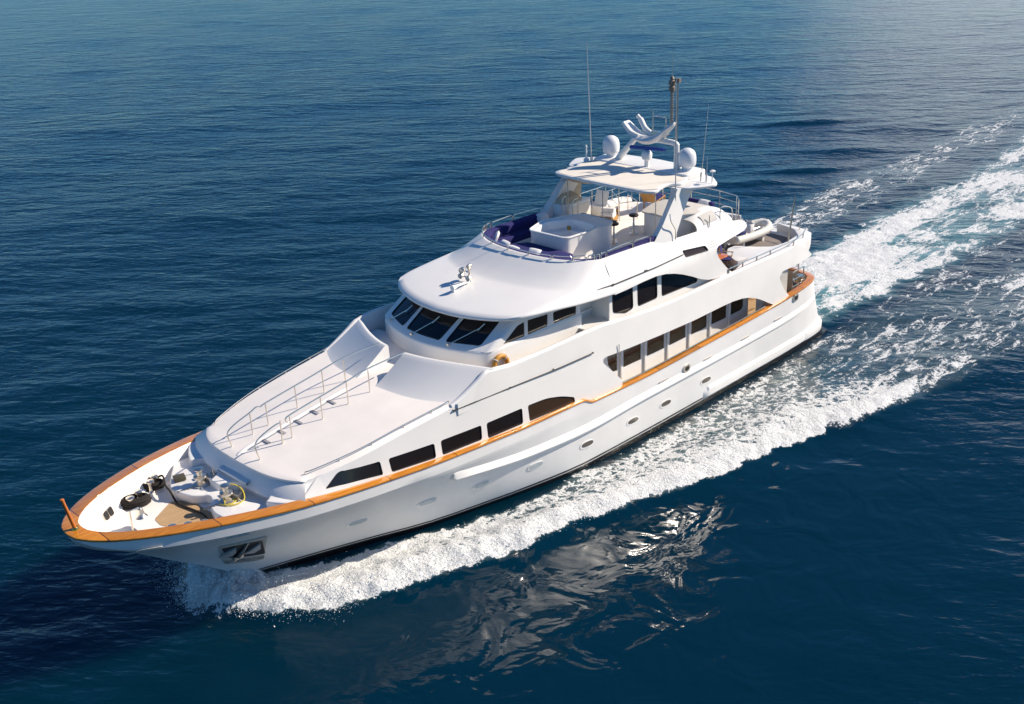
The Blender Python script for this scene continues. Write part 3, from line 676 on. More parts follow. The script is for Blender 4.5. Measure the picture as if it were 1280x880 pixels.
# ------------------------------------------------------------------ flybridge shell (brow, crease and coaming)
St = [((21.16, 0, 6.72), (18.5, 0, 7.13), (16.95, 0, 7.70)), ((21.05, 1.05, 6.72), (18.42, 1.0, 7.13), (16.88, .9, 7.70)), ((20.74, 2.1, 6.75), (18.17, 2.0, 7.12), (16.70, 1.75, 7.70)),
      ((20.27, 2.87, 6.78), (17.82, 2.7, 7.10), (16.42, 2.35, 7.70)), ((19.62, 3.28, 6.82), (17.4, 3.10, 7.08), (16.1, 2.70, 7.69)), ((18.5, 3.49, 6.78), (16.9, 3.27, 7.10), (15.85, 2.87, 7.68)),
      ((17.2, 3.55, 6.64), (16.3, 3.34, 7.09), (15.7, 2.95, 7.67)), ((15.5, 3.55, 6.50), (15.5, 3.30, 7.05), (15.5, 3.0, 7.66)), ((15.2, 3.535, 6.49), (15.2, 3.285, 7.04), (15.2, 2.985, 7.65))]
def half_curve(k, n=6): return catmull([s[k] for s in St], n)
Ec, Dc, Cc = half_curve(0), half_curve(1), half_curve(2)
Ec[0] = St[0][0]
def mir(c): return [(x, -y, z) for x, y, z in c[:0:-1]] + c
EF, DF, CF = mir(Ec), mir(Dc), mir(Cc)
m = MB(); rows = []
for e, d, c in zip(EF, DF, CF):
    e, d, c = Vector(e), Vector(d), Vector(c)
    inn = (c-e); inn.z = 0; inn = inn.normalized() if inn.length > 1e-3 else Vector((0, -math.copysign(1, e.y), 0))
    if abs(e.y) > 3.2: inn = Vector((-.1, -math.copysign(1, e.y), 0)).normalized()
    L = [e+inn*.75+Vector((0, 0, -.02)), e+inn*.10+Vector((0, 0, -.085)), e+inn*.015+Vector((0, 0, -.05)), e, e+inn*.03+Vector((0, 0, .055))]
    L2 = e+inn*.03+Vector((0, 0, .055))
    for t, hh in ((.12, .20), (.3, .42), (.5, .62), (.7, .79), (.85, .9), (.95, .97)):
        L.append(L2.lerp(d, t)+Vector((0, 0, (d.z-L2.z)*(hh-t))))
    for t, hh in ((0, .01), (.08, .07), (.2, .16), (.4, .35), (.65, .62), (.9, .9), (1, 1)):
        L.append(d.lerp(c, t)+Vector((0, 0, (c.z-d.z)*(hh-t))))
    L += [c+inn*.05+Vector((0, 0, .02)), c+inn*.11+Vector((0, 0, 0)), c+inn*.13+Vector((0, 0, -.08)), c+inn*.14+Vector((0, 0, -.95))]
    rows.append(L)
m.grid(rows); fly = m.build('flybridge_brow', WHITE, yacht, angle=55)
# side skins of the flybridge, sweeping down as an arch to the bulwark
ye = pchip([(6.5, 3.25), (8, 3.42), (10, 3.5), (15.5, 3.55)])
yc = pchip([(6.5, 3.05), (9, 3.0), (15.5, 3.0)])
ztp = pchip([(6.5, 6.9), (7.3, 7.1), (8.65, 7.18), (10.3, 7.27), (11.4, 7.33), (12.7, 7.56), (14.3, 7.63), (15.5, 7.66)])
def fs(x, z, sg):
    zt = ztp(x); z0 = 6.5; u = (z-z0)/(zt-z0)
    if u < 0: y = ye(x)+.0*u - .02*(z0-z)
    else: y = ye(x)+(yc(x)-ye(x))*(u**1.15)
    return Vector((x, sg*y, z))
low = [(15.5, 6.43), (14.8, 6.43), (13.9, 6.46), (13.1, 6.46), (12.5, 6.38), (11.95, 6.24), (11.4, 6.05), (10.8, 5.80), (10.2, 5.52), (9.7, 5.34), (9.2, 5.24), (8.6, 5.19)]
aft = [(7.9, 5.17), (8.1, 5.28), (8.4, 5.53), (8.7, 5.80), (8.98, 6.08), (9.14, 6.33), (9.15, 6.48), (9.0, 6.56), (8.66, 6.58), (8.1, 6.62), (7.4, 6.64), (6.9, 6.66), (6.62, 6.72), (6.55, 6.82), (6.62, 6.93)]
topf = [(x, ztp(x)) for x in (7.0, 7.3, 8, 8.65, 9.5, 10.3, 11, 11.4, 12, 12.7, 13.5, 14.3, 15, 15.5)]
vent = rounded([(11.17, 6.90), (9.80, 6.76), (9.70, 6.58), (11.13, 6.67)], .05)
slots = [rounded([(9.62, 6.60+.085*k), (9.02+.05*k, 6.62+.08*k), (9.02+.05*k, 6.645+.08*k), (9.62, 6.63+.085*k)], .01, 2) for k in range(3)]
for sg in (1, -1):
    m = MB(); sheet(m, low+aft+topf, [vent]+slots, lambda a, b: fs(a, b, sg), Vector((0, -sg*.09, 0)), .4)
    o = m.build('flybridge_side', WHITE, yacht, angle=30)
    c = np.mean(np.array(vent), axis=0); big = [tuple(c+(np.array(p)-c)*1.08) for p in vent]
    g = MB(); sheet(g, big, (), lambda a, b: fs(a, b, sg)-Vector((0, sg*.04, 0)), Vector((0, -sg*.02, 0)), .6); g.build('vent_window', MATS['brown_glass'], o)
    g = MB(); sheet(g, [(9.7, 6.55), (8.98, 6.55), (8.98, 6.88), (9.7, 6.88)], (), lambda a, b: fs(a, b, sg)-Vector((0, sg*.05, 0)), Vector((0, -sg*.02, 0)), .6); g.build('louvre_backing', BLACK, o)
    g = MB(); g.tube([fs(a, b, sg)+Vector((0, sg*.005, 0)) for a, b in vent], .02, 5, closed=True); g.build('gasket', BLACK, o)
    # coaming top and inner face
    m = MB(); rows = []
    for x in [15.5-.35*i for i in range(26)]+[6.6]:
        z = ztp(x); y = yc(x); rows.append([(x, sg*y, z-.01), (x, sg*(y-.03), z+.02), (x, sg*(y-.11), z), (x, sg*(y-.13), z-.08), (x, sg*(y-.14), 6.7)])
    m.grid(rows); m.build('flybridge_coaming', WHITE, yacht, angle=60)
    m = MB(); m.tube([fs(17.05, 6.81, sg) if False else Vector((17.05, sg*3.42, 6.87)), fs(15.4, 6.80, sg)+Vector((0, sg*.04, 0)), fs(13, 6.78, sg)+Vector((0, sg*.04, 0)), fs(11.25, 6.79, sg)+Vector((0, sg*.03, 0))], .02, 6)
    for x in (15.7, 13.6): m.box(fs(min(x, 15.5), 6.80, sg), (.12, .12, .05))
    m.build('side_grab_rail', MATS['dark_bronze'], yacht)
pts = [(16.8, 0), (16.6, 1.7), (16.2, 2.4), (15.6, 2.85), (8, 2.95), (6.7, 2.9), (6.3, 2.2), (6.15, 0)]
m = MB(); m.prism(pts+[(x, -y) for x, y in pts[-2:0:-1]], 6.58, 6.78); m.build('flybridge_deck', DECKW, yacht, bevel=.03)
pts = [(7.2, 3.1), (6.6, 3.05), (6.15, 2.4), (5.95, 1.2), (5.9, 0)]
# navy U-sofa inside the coaming: backrest and seat
cin = [(x, y) for x, y, z in CF]
side_s = [(15.5-.4*i, -3.0) for i in range(1, 8)]; side_p = [(15.5-.4*i, 3.0) for i in range(1, 9)]
U = side_s[::-1] + cin + side_p
def off_path(P, d):
    out = []
    for i, p in enumerate(P):
        a = np.array(P[max(0, i-1)]); b = np.array(P[min(len(P)-1, i+1)]); t = (b-a)/np.linalg.norm(b-a); nrm = np.array((t[1], -t[0]))
        if nrm@(np.array((13.5, 0))-np.array(p)) < 0: nrm = -nrm
        out.append(tuple(np.array(p)+nrm*d))
    return out
def strip(name, d0, d1, z0, z1, material, i0=0, i1=None, slope=0, bevel=.03):
    A = off_path(U, d0)[i0:i1]; B = off_path(U, d1)[i0:i1]; m = MB()
    m.grid([[(a[0], a[1], z0), (b[0], b[1], z0), (b[0]-0, b[1], z1-slope), (a[0], a[1], z1)] for a, b in zip(A, B)], close=True)
    m.f.append((0, 1, 2, 3)); k = len(m.v); m.f.append((k-4, k-3, k-2, k-1))
    return m.build(name, material, yacht, angle=50, bevel=bevel)
strip('sofa_base', .14, .78, 6.76, 7.06, WHITE, bevel=.02)
strip('sofa_seat', .30, .80, 7.06, 7.34, NAVY)
m = MB(); m.prism(rounded([(16.15, -1.7), (16.2, 1.5), (15.9, 1.75), (15.16, 1.25), (15.16, -1.1)], .1), 7.0, 7.42); m.build('sun_pad', NAVY, yacht, bevel=.05, seg=3)
strip('sofa_backrest', .085, .36, 7.10, 7.71, NAVY, slope=.05)
# guard rail above the coaming: bays of bent tube with posts
def rail_bays(name, pts, z0, h, per, r=.02):
    m = MB(); hh = h
    P = [Vector((x, y, z)) for x, y, z in pts]
    k = 0
    while k < len(P)-1:
        e = min(k+per, len(P)-1); seg = P[k:e+1]
        if len(seg) < 2: break
        hx_ = lambda p: hh if not callable(hh) else hh(p.x)
        up = Vector((0, 0, 1))
        a = seg[0]; b = seg[-1]; da = (seg[1]-a).normalized()*.06; db = (seg[-2]-b).normalized()*.06
        line = [a+da*.5, a+da*.5+up*.75*hx_(a), a+da*1.4+up*hx_(a)] + [p+up*hx_(p) for p in seg[1:-1]] + [b+db*1.4+up*hx_(b), b+db*.5+up*.75*hx_(b), b+db*.5]
        m.tube(line, r, 6)
        k = e
    return m.build(name, STEEL, yacht)
rp = [(x, y*1.0, z+.0) for x, y, z in CF]
rp = [(x-.03, y*.985, z+.01) for x, y, z in rp]
ap_ = [(15.5-.35*i, -2.95, ztp(15.5-.35*i)) for i in range(1, 12)]; pp_ = [(15.5-.35*i, 2.95, ztp(15.5-.35*i)) for i in range(1, 9)]
rail_bays('flybridge_rail', ap_[::-1]+rp+pp_, 0, lin([(14.5, .28), (16.2, .17), (16.9, .12)]), 7)
# hot tub with sun pad
tub = [(15.10, -1.12), (15.02, .76), (13.72, .84), (13.2, .72), (12.6, .95), (12.25, .7), (12.2, -.85), (12.6, -1.15), (13.9, -1.55)]
inn = [(14.92, -.98), (14.88, .50), (14.72, .64), (13.72, .70), (13.10, .58), (12.95, -.1), (12.98, -.80), (13.9, -1.34)]
m = MB(); v, F = tri2d(rounded(tub, .28, 6), [rounded(inn, .2, 5)], .3)
rim = rounded(tub, .28, 6); rin = rounded(inn, .2, 5)
m.add([(a, b, 7.86) for a, b in v], F)
m.grid([[(a, b, 7.86) for a, b in rim], [(a*.9985+.02, b*.99, 7.80) for a, b in rim], [(a*.997+.04, b*.98, 7.76) for a, b in rim], [(a*.9955+.06, b*.97, 6.78) for a, b in rim]], close=True)
ci = np.mean(np.array(rin), axis=0)
shr = lambda p, s: (ci[0]+(p[0]-ci[0])*s, ci[1]+(p[1]-ci[1])*s)
m.grid([[(*p, 7.86) for p in rin], [(*shr(p, .97), 7.80) for p in rin], [(*shr(p, .93), 7.55) for p in rin], [(*shr(p, .70), 7.50) for p in rin], [(*shr(p, .62), 7.30) for p in rin]], close=True)
m.f.append(tuple(range(len(m.v)-len(rin), len(m.v))))
m.tube([(a, b, 7.865) for a, b in rim], .035, 8, closed=True)
hot = m.build('hot_tub', WHITE, yacht, angle=35, recalc=True)
m = MB(); m.box((13.40, -.55, 7.64), (.05, .16, .16)); m.build('skimmer_plate', BRASS, hot)
m = MB(); m.lathe([(.09, 0), (.09, .03), (.05, .05)], (14.35, -.2, 7.52), 10, None); m.build('brass_fitting', BRASS, hot)
m = MB()
for a, b in ((14.4, -.8), (13.4, .45), (14.55, .3), (13.5, -.9), (14.1, .5)): m.lathe([(.04, 0), (.04, .02), (.02, .03)], (a, b, 7.56), 8)
m.build('jet', STEEL, hot)
m = MB(); m.box((12.16, -.1, 7.845), (.12, 1.75, .07)); m.build('mosaic_edge', BROWNT, hot)
# built in bar, grill cabinet, helm furniture
m = MB(); m.prism(rounded([(12.0, -2.3), (12.0, -2.85), (10.5, -2.85), (10.3, -2.1), (11.65, -2.0)], .08), 6.78, 7.92); cab = m.build('grill_cabinet', WHITE, yacht, bevel=.02)
m = MB(); m.box((11.0, -2.035, 7.4), (1.1, .02, .8), rz=.075); m.build('cabinet_door', CREAM, cab)
m = MB(); m.grid([[(11.85, -2.74, 7.92), (11.8, -2.74, 8.12), (11.5, -2.72, 8.27), (10.9, -2.72, 8.27), (10.7, -2.74, 7.92)], [(11.8, -2.2, 7.92), (11.75, -2.2, 8.02), (11.45, -2.25, 8.16), (10.9, -2.25, 8.16), (10.7, -2.2, 7.92)]])
m.f.append((0, 1, 2, 3, 4)); m.f.append((9, 8, 7, 6, 5)); m.build('grill_cover', CANVAS, cab, angle=20, bevel=.03)
m = MB(); m.grid([[(11.6, -2.98, 7.7), (11.35, -2.9, 8.75)], [(10.1, -2.9, 7.35), (10.0, -2.85, 8.7)]]); m.grid([[(11.35, -2.9, 8.75), (11.3, -1.9, 9.0)], [(10.0, -2.85, 8.7), (10.1, -2.3, 8.4)]]); m.build('canvas_windbreak', CANVAS, yacht)
m = MB(); m.prism(rounded([(10.15, .55), (10.2, 1.6), (9.2, 2.3), (8.0, 2.3), (8.0, 1.2), (8.3, .25), (9.0, .2)], .15), 6.78, 7.70); bar = m.build('bar_counter', WHITE, yacht, bevel=.02)
m = MB(); m.prism(rounded([(10.22, .48), (10.28, 1.65), (9.2, 2.38), (7.95, 2.38), (7.95, 1.15), (8.25, .17), (9.0, .12)], .15), 7.70, 7.76); m.build('bar_top', GREYW, bar, bevel=.015)
m = MB(); m.prism(rounded([(9.2, 1.0), (9.25, 1.6), (8.5, 1.7), (8.5, 1.0)], .1), 7.765, 7.78); m.build('sink', DSTEEL, bar)
m = MB(); m.prism(rounded([(9.4, -2.9), (9.4, -2.2), (8.6, -2.1), (8.6, -2.9)], .08), 6.78, 7.25); m.grid([[(9.2, -2.9, 7.25), (9.0, -2.9, 7.85)], [(9.2, -2.2, 7.25), (9.0, -2.2, 7.85)]]); m.build('helm_console', WHITE, yacht, bevel=.02)
for pts_, n_ in (([(12.25, -1.95, 7.86), (12.25, -1.95, 8.25), (12.05, -2.0, 8.35), (11.9, -2.05, 8.2), (11.9, -2.05, 7.0)], 'a'), ([(12.1, -1.5, 7.4), (12.1, -1.5, 8.2), (11.95, -1.5, 8.32), (11.8, -1.5, 8.2), (11.8, -1.5, 7.0)], 'b')):
    m = MB(); m.tube(catmull(pts_, 5), .022, 6); m.build('tub_handrail', STEEL, yacht)
# rails around the stairwell and at the after end of the flybridge
m = MB()
sw = [(8.0, -2.9), (8.7, -1.95), (9.3, -1.4), (8.6, -1.0), (8.0, -2.0)]
for x, y in sw: m.tube([(x, y, 6.78), (x, y, 7.55)], .02, 6)
m.tube([(x, y, 7.55) for x, y in sw], .02, 6); m.tube([(x, y, 7.2) for x, y in sw[:2]], .015, 6); m.build('stairwell_rail', STEEL, yacht)
m = MB()
ar = [(12.0-.9*i, -2.93) for i in range(7)]+[(6.45, -2.6), (6.2, -1.5), (6.15, 0), (6.2, 1.5), (6.42, 2.5), (6.9, 2.93)]
for x, y in ar: m.tube([(x, y, 6.8), (x, y, 7.88)], .02, 6)
for h in (7.88, 7.6, 7.32): m.tube([(x, y, h) for x, y in ar], .02 if h > 7.8 else .014, 6)
m.build('aft_guard_rail', STEEL, yacht)
m = MB(); m.tube(catmull([(8.1, 2.85, 7.2), (8.1, 2.85, 7.75), (7.9, 2.85, 7.82), (7.3, 2.85, 7.62), (7.2, 2.85, 7.12)], 5), .022, 6); m.tube([(8.9, 2.9, 7.2), (8.9, 2.9, 7.7)], .02, 6); m.build('aft_guard_rail', STEEL, yacht)
# pale windbreak / seat hood aft of the arch
m = MB(); rows = []
for x, h in ((9.7, .42), (9.45, .52), (9.1, .60), (8.6, .65), (8.1, .62), (7.7, .48), (7.45, .30), (7.3, .10)):
    rows.append([(x-.12*math.sin(a), 2.25+.63*math.cos(a), 7.14+h*math.sin(a)**.7) for a in [math.pi*k/12 for k in range(13)]])
m.grid(rows); hood = m.build('seat_hood', PILLOW, yacht, angle=70)
m = MB(); m.grid([[(x, 2.25+.645*math.cos(a), 7.14+h*1.02*math.sin(a)**.7) for a in [math.pi*k/12 for k in range(1, 5)]] for x, h in ((9.2, .585), (8.9, .625), (8.6, .65), (8.3, .64))]); m.build('clear_panel', GREYW, hood)
m = MB(); m.box((7.4, .7, 6.98), (1.3, 1.9, .4)); m.box((6.85, .7, 7.3), (.2, 1.9, .5)); m.build('aft_sofa', NAVY, yacht, bevel=.06, seg=3)

# ------------------------------------------------------------------ radar arch, hard top, domes, mast
for sg in (1, -1):
    m = MB(); rows = []
    prof = [(12.95, 11.35, 7.25, 3.02, .30), (12.5, 11.1, 7.6, 3.0, .28), (11.95, 10.75, 8.1, 2.95, .26), (11.5, 10.35, 8.6, 2.9, .26), (11.15, 10.0, 8.95, 2.86, .30), (10.95, 9.6, 9.2, 2.84, .40)]
    for xf, xa, z, y, w in prof:
        rows.append([(xf, sg*y, z), (xf-.1, sg*(y-w/2+.04), z), (xf-.1, sg*(y-w), z), ((xf+xa)/2, sg*(y-w-.02), z), (xa+.05, sg*(y-w), z), (xa, sg*(y-w/2), z), (xa+.05, sg*y, z), ((xf+xa)/2, sg*(y+.03), z)])
    m.grid(rows, close=True); n = 8; m.f.append(tuple(range(n))); m.f.append(tuple(range(len(m.v)-n, len(m.v)))); m.build('arch_leg', WHITE, yacht, angle=50)
    m = MB(); tp = rounded([(10.75, 2.5), (10.7, 3.0), (10.2, 3.32), (9.55, 3.62), (9.3, 3.5), (8.7, 2.9), (8.5, 1.9)], .18)
    m.prism([(x, sg*y) for x, y in tp], 9.12, 9.22); m.build('arch_wing', WHITE, yacht, bevel=.035, seg=3)
ht = [(12.45, 0), (12.42, .9), (12.33, 1.7), (12.2, 2.2), (12.0, 2.48), (11.75, 2.52), (11.45, 2.42), (11.1, 2.36), (10.8, 2.42), (10.55, 2.6), (10.3, 2.6), (9.6, 2.3), (9.2, 1.5), (9.05, 0)]
htf = ht + [(x, -y) for x, y in ht[-2:0:-1]]
htc = catmull([(x, y, 0) for x, y in htf], 3, closed=True)
htc = [(x, y) for x, y, z in htc]
hz = lambda x, y: 9.27+.10*(1-(y/2.7)**2)-.02*(x-10.7)
m = MB(); v, F = tri2d(htc, (), .35); n = len(v)
top_v = [(a, b, hz(a, b)+.05) for a, b in v]
m.add(top_v, F); m.add([(a, b, hz(a, b)-.06) for a, b in v], F)
m.grid([[(a, b, hz(a, b)+.05) for a, b in htc], [(10.7+(a-10.7)*1.012, b*1.012, hz(a, b)+.025) for a, b in htc], [(10.7+(a-10.7)*1.012, b*1.012, hz(a, b)-.035) for a, b in htc], [(a, b, hz(a, b)-.06) for a, b in htc]], close=True)
hard = m.build('hard_top', WHITE, yacht, angle=45)
inn = [(10.8+(a-10.8)*.95, b*.95) for a, b in htc]
inn = [(a, b) for a, b in inn]
m = MB(); v, F = tri2d(inn, (), .35); m.add([(a, b, hz(a, b)+.056) for a, b in v], F); m.build('fabric_panel', CREAM, hard, angle=60, recalc=False)
for x, y in ((11.95, -1.9), (11.95, -.05)):
    m = MB(); m.tube([(x, y, 6.8), (x, y, hz(x, y)-.05)], .022, 6); m.build('awning_pole', STEEL, yacht)
m = MB(); m.tube(catmull([(11.6, 2.3, 7.6), (11.6, 2.3, 9.2)], 3), .022, 6); m.build('awning_pole', STEEL, yacht)
# raised arch platform behind the hard top
m = MB(); m.prism(rounded([(9.85, -2.4), (9.95, 0), (9.85, 2.4), (8.6, 2.5), (8.4, 0), (8.6, -2.5)], .2), 9.2, 9.46); m.build('arch_platform', WHITE, yacht, bevel=.06, seg=3)
for sg in (1, -1):
    m = MB(); m.lathe([(.24, 9.46), (.2, 9.50), (.2, 9.58), (.29, 9.61), (.345, 9.68), (.36, 9.86), (.352, 10.0), (.32, 10.14), (.25, 10.24), (.14, 10.31), (.05, 10.335), (.005, 10.34)], (9.17, sg*1.95, 0), 24, cap=False); m.build('satellite_dome', MATS['dome_white'], yacht, angle=50)
    m = MB()
    def leg(a, b, r0, r1):
        m.tube([a, tuple((np.array(a)*2+np.array(b))/3), tuple((np.array(a)+np.array(b)*2)/3), b], [r0, r0*.9, r1, r1], 10)
    if sg < 0: leg((9.3, -1.5, 9.4), (9.3, -.55, 10.42), .15, .11)
    else: leg((9.3, 1.55, 9.4), (9.3, 1.52, 10.42), .14, .11)
    m.build('mast_leg', WHITE, yacht, angle=60)
m = MB(); m.tube(catmull([(9.3, -.62, 10.36), (9.3, -.3, 10.46), (9.3, .6, 10.50), (9.3, 1.4, 10.48), (9.3, 1.56, 10.36)], 5), .11, 10); m.build('mast_crossbar', WHITE, yacht, angle=60)
# swept bowl of two upturned horns
m = MB(); rows = []
cur = catmull([(9.35, -.98, 11.02), (9.35, -.78, 10.82), (9.35, -.45, 10.58), (9.35, 0, 10.47), (9.35, .45, 10.52), (9.35, .85, 10.74), (9.3, 1.15, 11.02), (9.25, 1.36, 11.22)], 5)
for i, (x, y, z) in enumerate(cur):
    t = i/(len(cur)-1); w = .16+.45*math.sin(math.pi*t)**.8 + (.30*(1-t)**3); hgt = .07+.09*math.sin(math.pi*t)
    rows.append([(x+w*.6, y, z), (x+w*.35, y, z+hgt), (x-w*.35, y, z+hgt), (x-w*.6, y, z), (x-w*.3, y, z-hgt), (x+w*.3, y, z-hgt)])
m.grid(rows, close=True); m.f.append(tuple(range(6))); m.f.append(tuple(range(len(m.v)-6, len(m.v))))
m.tube(catmull([(9.0, -.70, 11.28), (9.0, -.5, 11.1), (9.1, -.2, 10.82), (9.15, .25, 10.62)], 5), [.08]*4+[.11]*12, 8)
m.tube(catmull([(9.6, -.95, 11.05), (9.6, -.6, 10.75), (9.55, -.2, 10.6)], 5), .08, 8)
m.build('mast_bowl', WHITE, yacht, angle=60)
m = MB(); m.lathe([(.10, 9.44), (.10, 9.7), (.2, 9.78), (.22, 9.98), (.16, 10.08), (.06, 10.12)], (9.65, .32, 0), 12); rad = m.build('radar_pedestal', WHITE, yacht)
m = MB(); m.box((9.65, .34, 10.2), (.16, 1.75, .14), M=Matrix.Rotation(.07, 3, 'X')); m.build('radar_scanner', BLUEC, rad, bevel=.04)
m = MB()
for y in (.25, .9): m.tube([(9.2, y, 10.6), (9.2, y, 11.5)], .03, 6)
m.tube([(9.2, .25, 11.42), (9.2, .9, 11.42)], .028, 6); m.tube([(9.2, .25, 11.5), (9.2, .25, 11.62)], .02, 5); m.box((9.2, .45, 10.75), (.2, .4, .14)); m.box((9.2, .95, 10.9), (.16, .12, .4)); m.build('signal_frame', STEEL, yacht)
m = MB()
m.tube([(9.0, 1.02, 11.0), (9.0, 1.03, 12.85)], .05, 7); m.tube([(9.0, 1.27, 10.45), (9.0, 1.28, 12.75)], .055, 7)
for k in range(15): m.lathe([(.05, 0), (.085, .02), (.085, .05), (.05, .07)], (9.0, 1.025, 11.25+.1*k), 8)
m.build('signal_mast', DSTEEL, yacht)
m = MB(); m.lathe([(.06, 12.4), (.13, 12.44), (.13, 12.58), (.08, 12.62), (.14, 12.68), (.14, 12.8), (.06, 12.86), (.1, 12.9), (.05, 13.0)], (9.0, 1.02, 0), 10); m.box((9.0, 1.3, 12.86), (.12, .22, .16)); m.build('masthead_light', MATS['lamp_grey'], yacht)
m = MB(); m.tube([(9.0, 1.03, 12.95), (9.0, 1.02, 13.9)], [.022, .006], 5); m.build('whip_antenna', STEEL, yacht)
for a, b, r in (((10.0, -2.31, 9.2), (10.0, -2.5, 14.15), .028), ((11.15, 2.92, 7.3), (11.0, 2.72, 13.4), .026), ((9.5, 2.86, 9.2), (9.5, 3.12, 12.2), .014), ((9.5, 3.12, 9.2), (9.5, 3.14, 10.25), .016)):
    m = MB(); m.tube([a, tuple((np.array(a)+np.array(b))/2), b], [r, r*.8, r*.4], 6); m.lathe([(r*2.2, 0), (r*2.2, .3), (r*1.2, .36)], a, 8); m.build('whip_antenna', MATS['pale_pole'], yacht)
m = MB(); m.tube([(9.5, 3.38, 9.2), (9.5, 3.4, 9.66)], .018, 6); m.lathe([(.10, 0), (.12, .04), (.05, .08)], (9.5, 3.4, 9.66), 10); m.build('antenna_puck', WHITE, yacht)
m = MB(); m.lathe([(.12, 9.2), (.12, 9.42), (.05, 9.46), (.03, 9.9), (.05, 9.92), (.03, 10.0)], (10.0, -2.6, 0), 10); m.build('antenna_puck', WHITE, yacht)
m = MB(); m.tube(catmull([(11.7, 3.06, 8.45), (11.75, 3.15, 8.2), (11.4, 3.1, 7.75), (11.35, 3.08, 7.35)], 5), .02, 6); m.build('arch_handle', STEEL, yacht)
# searchlights and horn on the brow
zbw = lambda x: 7.12-(x-18.5)*.14
m = MB(); B = (19.02, -.3, zbw(19.02))
m.lathe([(.09, 0), (.09, .05), (.05, .1), (.05, .5), (.07, .55)], B, 10); sl = m.build('searchlight', STEEL, yacht)
for (x, y, z, r) in ((19.1, -.58, .42, .11), (19.15, -.2, .22, .10), (19.1, -.65, .20, .10), (18.98, -.34, .6, .075)):
    m = MB(); m.lathe([(r*.5, -.14), (r*.9, -.08), (r, 0), (r, .08), (r*.93, .09), (r*.8, .06)], (x, y, B[2]+z), 12, axis=(.9, .12, -.15)); m.tube([(x-.03, y, B[2]+z), (B[0], B[1], B[2]+z-.06)], .03, 5); m.build('lamp_head', STEEL, sl)
m = MB(); z = zbw(19.9); m.tube([(19.15, -.18, z+.22), (19.75, -.15, z+.24), (20.02, -.14, z+.22)], [.035, .05, .11], 10); m.lathe([(.05, 0), (.04, .22)], (19.95, -.14, z-.02), 8); m.build('air_horn', WHITE, yacht)

# ------------------------------------------------------------------ upper aft deck
loc = rounded([(8.3, 3.42), (5.75, 2.75), (6.45, 2.62), (5.9, 1.75), (5.25, 1.35), (4.75, 1.38), (4.3, 2.2), (3.85, 2.72), (3.1, 2.85), (1.75, 2.7), (1.1, 2.1), (.8, 1.0), (.72, 1.0), (.78, 2.2), (1.1, 3.0), (1.9, 3.4), (3.2, 3.5)], .14)
m = MB(); m.prism(loc, 4.54, 5.06); m.build('aft_locker', WHITE, yacht, bevel=.05, seg=3)
m = MB(); m.prism([(x, -y) for x, y in loc[::-1]], 4.54, 5.06); m.build('aft_locker', WHITE, yacht, bevel=.05, seg=3)
m = MB(); m.prism([(8.95, 3.2), (8.95, -3.2), (4.6, -3.0), (4.6, 3.0)], 4.56, 4.572); m.build('teak_deck_panel', TEAKB, yacht)
m = MB(); m.prism(rounded([(4.4, 2.6), (4.4, -2.6), (1.6, -2.5), (.95, -1.9), (.8, 0), (.95, 1.9), (1.6, 2.5)], .2), 4.56, 4.574); m.build('boat_deck', GREYDK, yacht)
# overhang rim at the stern
rim = [(3.4, 3.52), (2.6, 3.46), (1.9, 3.3), (1.35, 2.95), (1.0, 2.4), (.82, 1.5), (.78, 0)]
rim = rim + [(x, -y) for x, y in rim[-2::-1]]
rim = [(a, b) for a, b, c in catmull([(x, y, 0) for x, y in rim], 4)]
m = MB(); rows = []
for x, y in rim:
    s = min(1, max(0, (3.4-x)/1.6)); c = np.array((4.5, 0)); d = np.array((x, y))-c; d = d/np.linalg.norm(d)
    ztop_ = 5.06-.40*s; P = lambda o, z: (x+d[0]*o, y+d[1]*o, z)
    rows.append([P(-.5, 4.28), P(-.06, 4.28), P(.05, 4.36), P(.06, 4.5), P(.0, ztop_-.06), P(-.05, ztop_), P(-.12, ztop_), P(-.17, ztop_-.06), P(-.2, 4.56)])
m.grid(rows); m.build('aft_rim', WHITE, yacht, angle=50)
def stub_rail(name, pts, h, bow=False):
    m = MB()
    for x, y, z in pts: m.tube([(x, y, z), (x, y, z+h)], .032, 6)
    m.tube([(x, y, z+h-.02) for x, y, z in pts], .022, 6)
    return m.build(name, STEEL, yacht)
for sg in (1, -1):
    stub_rail('aft_deck_rail', [(8.2, sg*3.44, 5.14), (7.2, sg*3.43, 5.14), (6.17, sg*3.43, 5.12), (5.14, sg*3.42, 5.1), (3.2, sg*3.36, 5.05), (2.0, sg*3.1, 5.0)], .26)
m = MB(); m.tube(catmull([(2.0, 3.1, 5.26), (1.4, 2.85, 5.35), (1.05, 2.35, 5.5), (.95, 1.8, 5.5), (.93, 1.4, 5.4)], 4), .02, 6); m.tube([(1.05, 2.35, 4.9), (1.05, 2.35, 5.5)], .022, 6); m.build('aft_deck_rail', STEEL, yacht)
m = MB(); m.tube([(2.85, 2.84, 4.56), (2.8, 2.9, 5.6), (2.7, 3.0, 7.1)], [.045, .04, .025], 8); m.build('ensign_staff', DSTEEL, yacht)
m = MB(); m.grid([[(x, y, 4.56), (x-.02, y, 5.08)] for x, y in ((4.4, -1.4), (2.8, -1.0), (1.2, -.6))]); m.build('aft_screen', WHITE, yacht)

